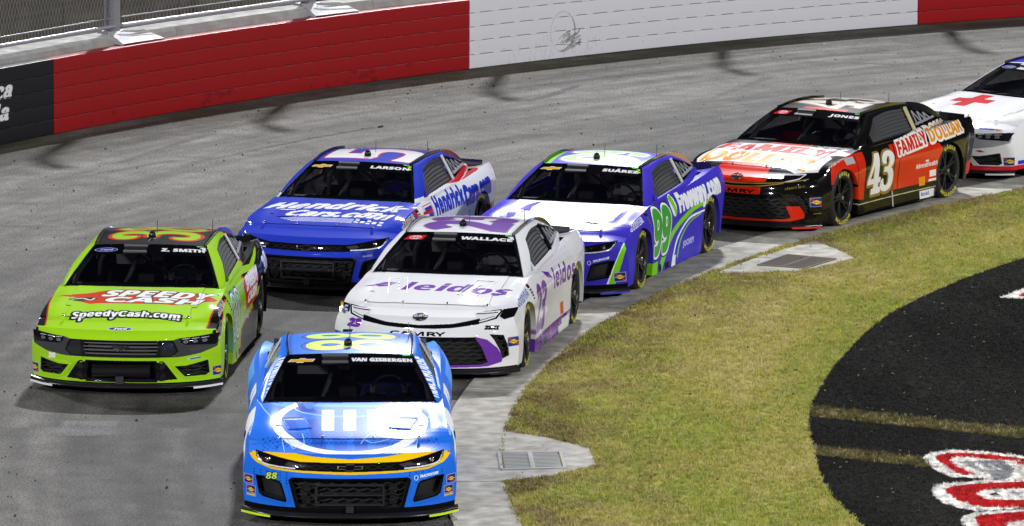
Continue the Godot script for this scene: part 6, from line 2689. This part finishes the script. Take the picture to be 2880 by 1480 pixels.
func livery_black(spec: Dictionary) -> void:
	var K := Color8(18, 17, 17)
	var L := sheets(K)
	var t: Canvas = L.top
	var W := Color8(240, 238, 234)
	var R := Color8(214, 44, 20)
	var O := Color8(236, 152, 22)
	var A := Color8(150, 122, 48)
	t.poly(P2([-0.42, 1.86, 0.28, 1.85, 0.36, 2.5, -0.36, 2.5]), R)
	t.poly(P2([-0.26, 0.9, 0.30, 0.9, 0.30, 1.1, -0.3, 1.1]), R)
	t.poly(P2([-0.9, 1.17, -0.86, 1.08, -0.44, 1.03, 0.3, 1.02, 0.88, 1.05, 0.9, 1.18, 0.72, 1.32, 0.82, 1.42, 0.86, 1.9, 0.80, 2.06, 0.68, 2.04, 0.25, 1.91, -0.43, 1.92, -0.8, 1.9, -0.86, 1.78, -0.82, 1.5]), W)
	letter(t, "FAMILY", Vector2(-0.80, 1.39), Vector2(1.48, -0.02), Vector2(0.02, -0.29), R, 0, 0.018, R)
	letter(t, "DOLLAR", Vector2(-0.76, 1.86), Vector2(1.46, 0.06), Vector2(0.0, -0.38), O, 0, 0.02, O)
	t.poly(P2([-0.24, 0.26, 0.37, 0.26, 0.34, 0.12, -0.24, 0.14]), R)
	letter(t, "43", Vector2(0.40, 0.12), Vector2(0, -0.98), Vector2(-0.92, 0), W, 2, 0.05, A)
	letter(t, "43", Vector2(0.42, 0.12), Vector2(0, -0.98), Vector2(-0.92, 0), W, 2, 0.015, W)
	t.poly(P2([-0.5, -0.9, 0.5, -0.9, 0.6, -1.0, -0.6, -1.0]), R)
	for s in [L.left, L.right]:
		s.poly(P2([1.73, 0.55, 1.69, 0.69, 1.60, 0.79, 1.45, 0.83, 1.2, 0.845, 0.80, 0.845, 0.89, 0.27, 1.06, 0.29, 1.2, 0.6]), R)
		s.line(P2([1.02, 0.83, 1.06, 0.3]), 0.014, K)
		s.poly(P2([0.10, 0.845, 0.21, 0.29, -1.06, 0.275, -1.1, 0.5, -1.22, 0.64, -1.1, 0.74, -0.3, 0.86]), R)
		s.line(P2([-0.0, 0.85, 0.1, 0.3]), 0.02, K)
		s.line(P2([-0.12, 0.85, -0.04, 0.3]), 0.02, K)
		s.line(P2([1.1, 0.225, -1.02, 0.205]), 0.014, Color8(190, 180, 140))
		s.poly(P2([-1.84, 0.38, -1.84, 0.2, -2.5, 0.3, -2.5, 0.52]), R)
	letter(L.left, "43", Vector2(0.80, 0.30), Vector2(-0.68, 0.0), Vector2(-0.07, 0.48), W, 2, 0.036, A)
	letter(L.left, "43", Vector2(0.78, 0.32), Vector2(-0.68, 0.0), Vector2(-0.07, 0.46), W, 2, 0.012, W)
	letter(L.right, "43", Vector2(0.12, 0.30), Vector2(0.68, 0.0), Vector2(0.07, 0.48), W, 2, 0.03, W)
	letter(L.left, "FAMILY", Vector2(-0.08, 0.705), Vector2(-0.77, 0.06), Vector2(-0.02, 0.145), R, 0, 0.036, W)
	letter(L.left, "DOLLAR", Vector2(-0.93, 0.77), Vector2(-0.86, 0.05), Vector2(-0.03, 0.15), O, 0, 0.036, W)
	letter(L.left, "FAMILY", Vector2(-0.08, 0.705), Vector2(-0.77, 0.06), Vector2(-0.02, 0.145), R, 0, 0.006, R)
	letter(L.left, "DOLLAR", Vector2(-0.93, 0.77), Vector2(-0.86, 0.05), Vector2(-0.03, 0.15), O, 0, 0.006, O)
	stencil(L.left, "AdventHealth", Vector2(-0.52, 0.475), Vector2(-0.54, 0.0), Vector2(0, 0.055), Color8(240, 220, 215))
	L.left.rect(-0.76, 0.56, -0.84, 0.54, W)
	L.left.rect(-0.60, 0.36, -0.75, 0.25, O)
	L.left.rect(-0.86, 0.42, -1.02, 0.34, W)
	L.left.rect(-0.84, 0.31, -1.06, 0.28, W)
	L.left.rect(-0.6, 0.19, -0.98, 0.09, W)
	letter(L.left, "Mobil", Vector2(-0.64, 0.12), Vector2(-0.2, 0.0), Vector2(0, 0.045), Color8(40, 60, 160), 0)
	L.left.rect(0.12, 0.28, 0.09, 0.06, Color8(190, 180, 175))
	L.left.rect(1.28, 0.82, 1.06, 0.74, Color8(180, 180, 185))
	letter(L.left, "GOODYEAR", Vector2(1.70, 0.74), Vector2(-0.42, 0.07), Vector2(0.0, 0.06), W, 0)
	var f: Canvas = L.front
	f.poly(P2([-0.36, 0.85, 0.36, 0.85, 0.40, 0.62, 0.0, 0.59, -0.40, 0.62]), R)
	face_b(L, K, R, R)
	for s in [1.0, -1.0]:
		f.curve(P2([0.62 * s, 0.612, 0.35 * s, 0.572, 0.0, 0.553]), 0.012, 0.012, A)
		f.curve(P2([0.85 * s, 0.655, 0.7 * s, 0.63, 0.35 * s, 0.602, 0.0, 0.588]), 0.012, 0.012, A)
		f.poly(P2([0.58 * s, 0.475, 0.66 * s, 0.45, 0.70 * s, 0.34, 0.66 * s, 0.34]), K)
		f.poly(P2([0.58 * s, 0.48, 0.72 * s, 0.46, 0.80 * s, 0.335, 0.62 * s, 0.335]), K)
		fuel_badge(f, Vector2(0.948 * s, 0.378), 0.05)
		f.line(P2([0.92 * s, 0.235, 1.0 * s, 0.24]), 0.008, A)
	letter(f, "LEGACY M.C.", Vector2(0.65, 0.535), Vector2(0.2, 0.03), Vector2(0, 0.026), A, 0)
	banner(L.banner, "JONES", "b", 0.62, 0)
	L.banner.rect(0.3, 0.72, 0.31, 0.72, K)
	spec.sheets = L
	spec.tip = mat(Color8(214, 40, 24), 0.4)
	spec.louver = mat(W, 0.2)
	spec.pillar = mat(Color8(190, 182, 130), 0.3)


func livery_cross(spec: Dictionary) -> void:
	var W := Color8(230, 230, 232)
	var L := sheets(W)
	var t: Canvas = L.top
	var R := Color8(208, 26, 34)
	var B := Color8(44, 48, 190)
	t.rect(-0.56, 1.22, 0.06, 1.42, R)
	t.rect(-0.35, 1.0, -0.14, 1.64, R)
	t.rect(-1.05, -2.5, 1.05, 0.16, B)
	for s in [L.left, L.right]:
		s.rect(2.5, 0.18, -2.5, 0.0, R)
		s.rect(1.9, 0.24, 1.5, 0.19, B)
	contingency(L)
	var f: Canvas = L.front
	face_c(L, Color8(150, 150, 154), Color8(24, 24, 27))
	f.rect(-1.05, 0.175, 1.05, 0.12, R)
	f.rect(-1.05, 0.12, 1.05, 0.0, Color8(16, 16, 18))
	both(f, P2([0.56, 0.67, 0.78, 0.665, 0.78, 0.64, 0.56, 0.645]), B)
	f.ellipse(Vector2(0.82, 0.66), 0.05, 0.03, Color8(230, 130, 30))
	f.ellipse(Vector2(0.80, 0.655), 0.02, 0.015, Color8(220, 50, 30))
	f.ellipse(Vector2(0.84, 0.655), 0.016, 0.014, Color8(80, 160, 50))
	fuel_badge(f, Vector2(0.945, 0.235), 0.05)
	f.poly(P2([0.6, 0.37, 0.66, 0.385, 0.72, 0.36, 0.66, 0.35]), R)
	banner(L.banner, "", "c", 0.66, 2)
	spec.sheets = L
	spec.tip = mat(Color8(225, 225, 225), 0.4)
	spec.louver = M.white
	spec.pillar = M.pillar


func build_cars() -> void:
	var cars := [
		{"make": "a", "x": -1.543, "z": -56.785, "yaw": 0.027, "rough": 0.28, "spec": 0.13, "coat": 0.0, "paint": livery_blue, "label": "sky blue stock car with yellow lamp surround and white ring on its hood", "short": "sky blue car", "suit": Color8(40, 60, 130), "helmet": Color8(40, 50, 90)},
		{"make": "c", "x": -3.812, "z": -63.434, "yaw": -0.083, "rough": 0.6, "spec": 0.06, "coat": 1.0, "paint": livery_lime, "label": "lime green stock car with black roof and orange script on its hood", "short": "lime green car", "suit": Color8(30, 30, 32), "helmet": Color8(150, 40, 40)},
		{"make": "b", "x": -0.519, "z": -64.331, "yaw": -0.189, "rough": 0.6, "spec": 0.06, "coat": 1.0, "paint": livery_white, "label": "white stock car with purple lettering and purple grille flare", "short": "white car with purple lettering", "suit": Color8(190, 190, 195), "helmet": Color8(90, 90, 96)},
		{"make": "a", "x": -1.679, "z": -69.677, "yaw": -0.27, "rough": 0.6, "spec": 0.06, "coat": 1.0, "paint": livery_royal, "label": "royal blue stock car with white script hood and white and red flanks", "short": "royal blue car", "suit": Color8(40, 46, 150), "helmet": Color8(190, 190, 195)},
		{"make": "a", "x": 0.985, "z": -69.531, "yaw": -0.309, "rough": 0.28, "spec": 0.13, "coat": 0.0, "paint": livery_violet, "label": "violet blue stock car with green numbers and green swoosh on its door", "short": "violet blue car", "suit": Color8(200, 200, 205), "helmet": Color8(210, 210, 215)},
		{"make": "b", "x": 3.923, "z": -74.396, "yaw": -0.546, "rough": 0.32, "spec": 0.07, "coat": 1.0, "paint": livery_black, "label": "black and orange-red stock car with large white numbers edged in gold", "short": "black and orange-red car", "suit": Color8(190, 180, 165), "helmet": Color8(210, 190, 70)},
		{"make": "c", "x": 7.085, "z": -78.849, "yaw": -0.759, "rough": 0.6, "spec": 0.06, "coat": 1.0, "paint": livery_cross, "label": "white stock car with a red cross on its hood and blue roof", "short": "white car with the red cross", "suit": Color8(200, 200, 205), "helmet": Color8(190, 180, 60)},
	]
	for s in cars:
		s.tip = M.carbon
		s.paint.call(s)
		stock_car(s)


# ======================================================================= litter
func build_litter() -> void:
	var r := RandomNumberGenerator.new()
	r.seed = 99
	# crumbs of tyre rubber
	var mb := MB.new()
	var prev := []
	for i in 5:
		var a := i * 0.7
		prev.append(Vector3(0.014 * cos(a) + 0.006 * i, 0.004 + 0.003 * sin(i * 2.1), 0.010 * sin(a)))
	mb.tube(prev, 0.0055, 5)
	var crumb := mb.finish()
	crumb.surface_set_material(0, mat(lin(0.012, 0.012, 0.012), 0.85))
	var xf := []
	for i in 1500:
		var p: Vector3
		if i < 700:
			p = arc(WALL_C, WALL_R - 0.2 - 9.5 * r.randf(), r.randf_range(196.0, 240.0), 0.002)
		elif i < 1150:
			p = arc(KERB_C, KERB_R - 3.4 * r.randf(), r.randf_range(170.0, 222.0), 0.018)
		else:
			p = arc(KERB_C, KERB_R + 0.6 + 6.5 * r.randf(), r.randf_range(166.0, 205.0), 0.002)
		var s := r.randf_range(0.35, 1.0) if i % 6 > 0 else r.randf_range(0.9, 1.7)
		xf.append(Transform3D(Basis(Vector3.UP, r.randf() * TAU).scaled(Vector3(s, s, s)), p))
	scatter("rubber_crumbs", crumb, xf, "black crumbs of tyre rubber strewn over track and grass", "rubber crumbs")
	# white chips that imitate sparkle glints on the asphalt
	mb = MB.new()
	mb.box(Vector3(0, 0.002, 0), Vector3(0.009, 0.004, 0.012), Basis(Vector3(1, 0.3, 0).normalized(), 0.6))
	var glint_chip := mb.finish(false)
	glint_chip.surface_set_material(0, mat(lin(0.85, 0.85, 0.84), 0.15))
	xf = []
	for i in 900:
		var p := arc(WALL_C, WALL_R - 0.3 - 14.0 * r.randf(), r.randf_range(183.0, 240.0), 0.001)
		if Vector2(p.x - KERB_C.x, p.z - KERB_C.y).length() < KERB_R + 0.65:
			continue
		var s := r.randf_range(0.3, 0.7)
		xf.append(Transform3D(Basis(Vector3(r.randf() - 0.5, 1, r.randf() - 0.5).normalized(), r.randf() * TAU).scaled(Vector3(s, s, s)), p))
	scatter("painted_glints", glint_chip, xf, "tiny white chips added to stand for glints on the asphalt", "chips")
	# straw clippings on the painted turf
	mb = MB.new()
	mb.box(Vector3(0, 0.026, 0), Vector3(0.034, 0.003, 0.006), Basis(Vector3(0, 0, 1), 0.2))
	var straw := mb.finish(false)
	straw.surface_set_material(0, mat(lin(0.6, 0.52, 0.32), 0.8))
	xf = []
	for i in 300:
		var p := Vector3(r.randf_range(3.0, 7.5), 0.008, r.randf_range(-70.0, -53.5))
		var s := r.randf_range(0.35, 0.8)
		xf.append(Transform3D(Basis(Vector3.UP, r.randf() * TAU).scaled(Vector3(s, s, s)), p))
	scatter("straw_clippings", straw, xf, "dry straw clippings scattered over the black painted turf", "straw")
	# two larger scraps lying on the track
	for e in [[Vector3(-1.81, 0.0, -81.45), 0.4, "curled scrap of black rubber on the open track"], [Vector3(-1.5, 0.0, -67.3), 1.1, "thin sliver of black rubber between the white and lime green cars"]]:
		mb = MB.new()
		var pts := []
		for i in 9:
			var a: float = i / 8.0 * 2.4
			pts.append(Vector3(0.045 * cos(a), 0.014 + 0.006 * sin(a * 2.0), 0.03 * sin(a)))
		mb.tube(pts, 0.012, 7)
		var o := part(numbered("rubber_scrap"), mb.finish(), mat(lin(0.012, 0.012, 0.012), 0.8), self)
		o.position = e[0]
		o.rotation.y = e[1]
		tag(o, e[2], "rubber scrap", "larger rubber scraps")


func scatter(n: String, mesh: Mesh, xf: Array, label: String, category: String) -> void:
	var mm := MultiMesh.new()
	mm.transform_format = MultiMesh.TRANSFORM_3D
	mm.mesh = mesh
	mm.instance_count = xf.size()
	for i in xf.size():
		mm.set_instance_transform(i, xf[i])
	var o := MultiMeshInstance3D.new()
	o.name = n
	o.multimesh = mm
	add_child(o)
	tag(o, label, category, "", "stuff")
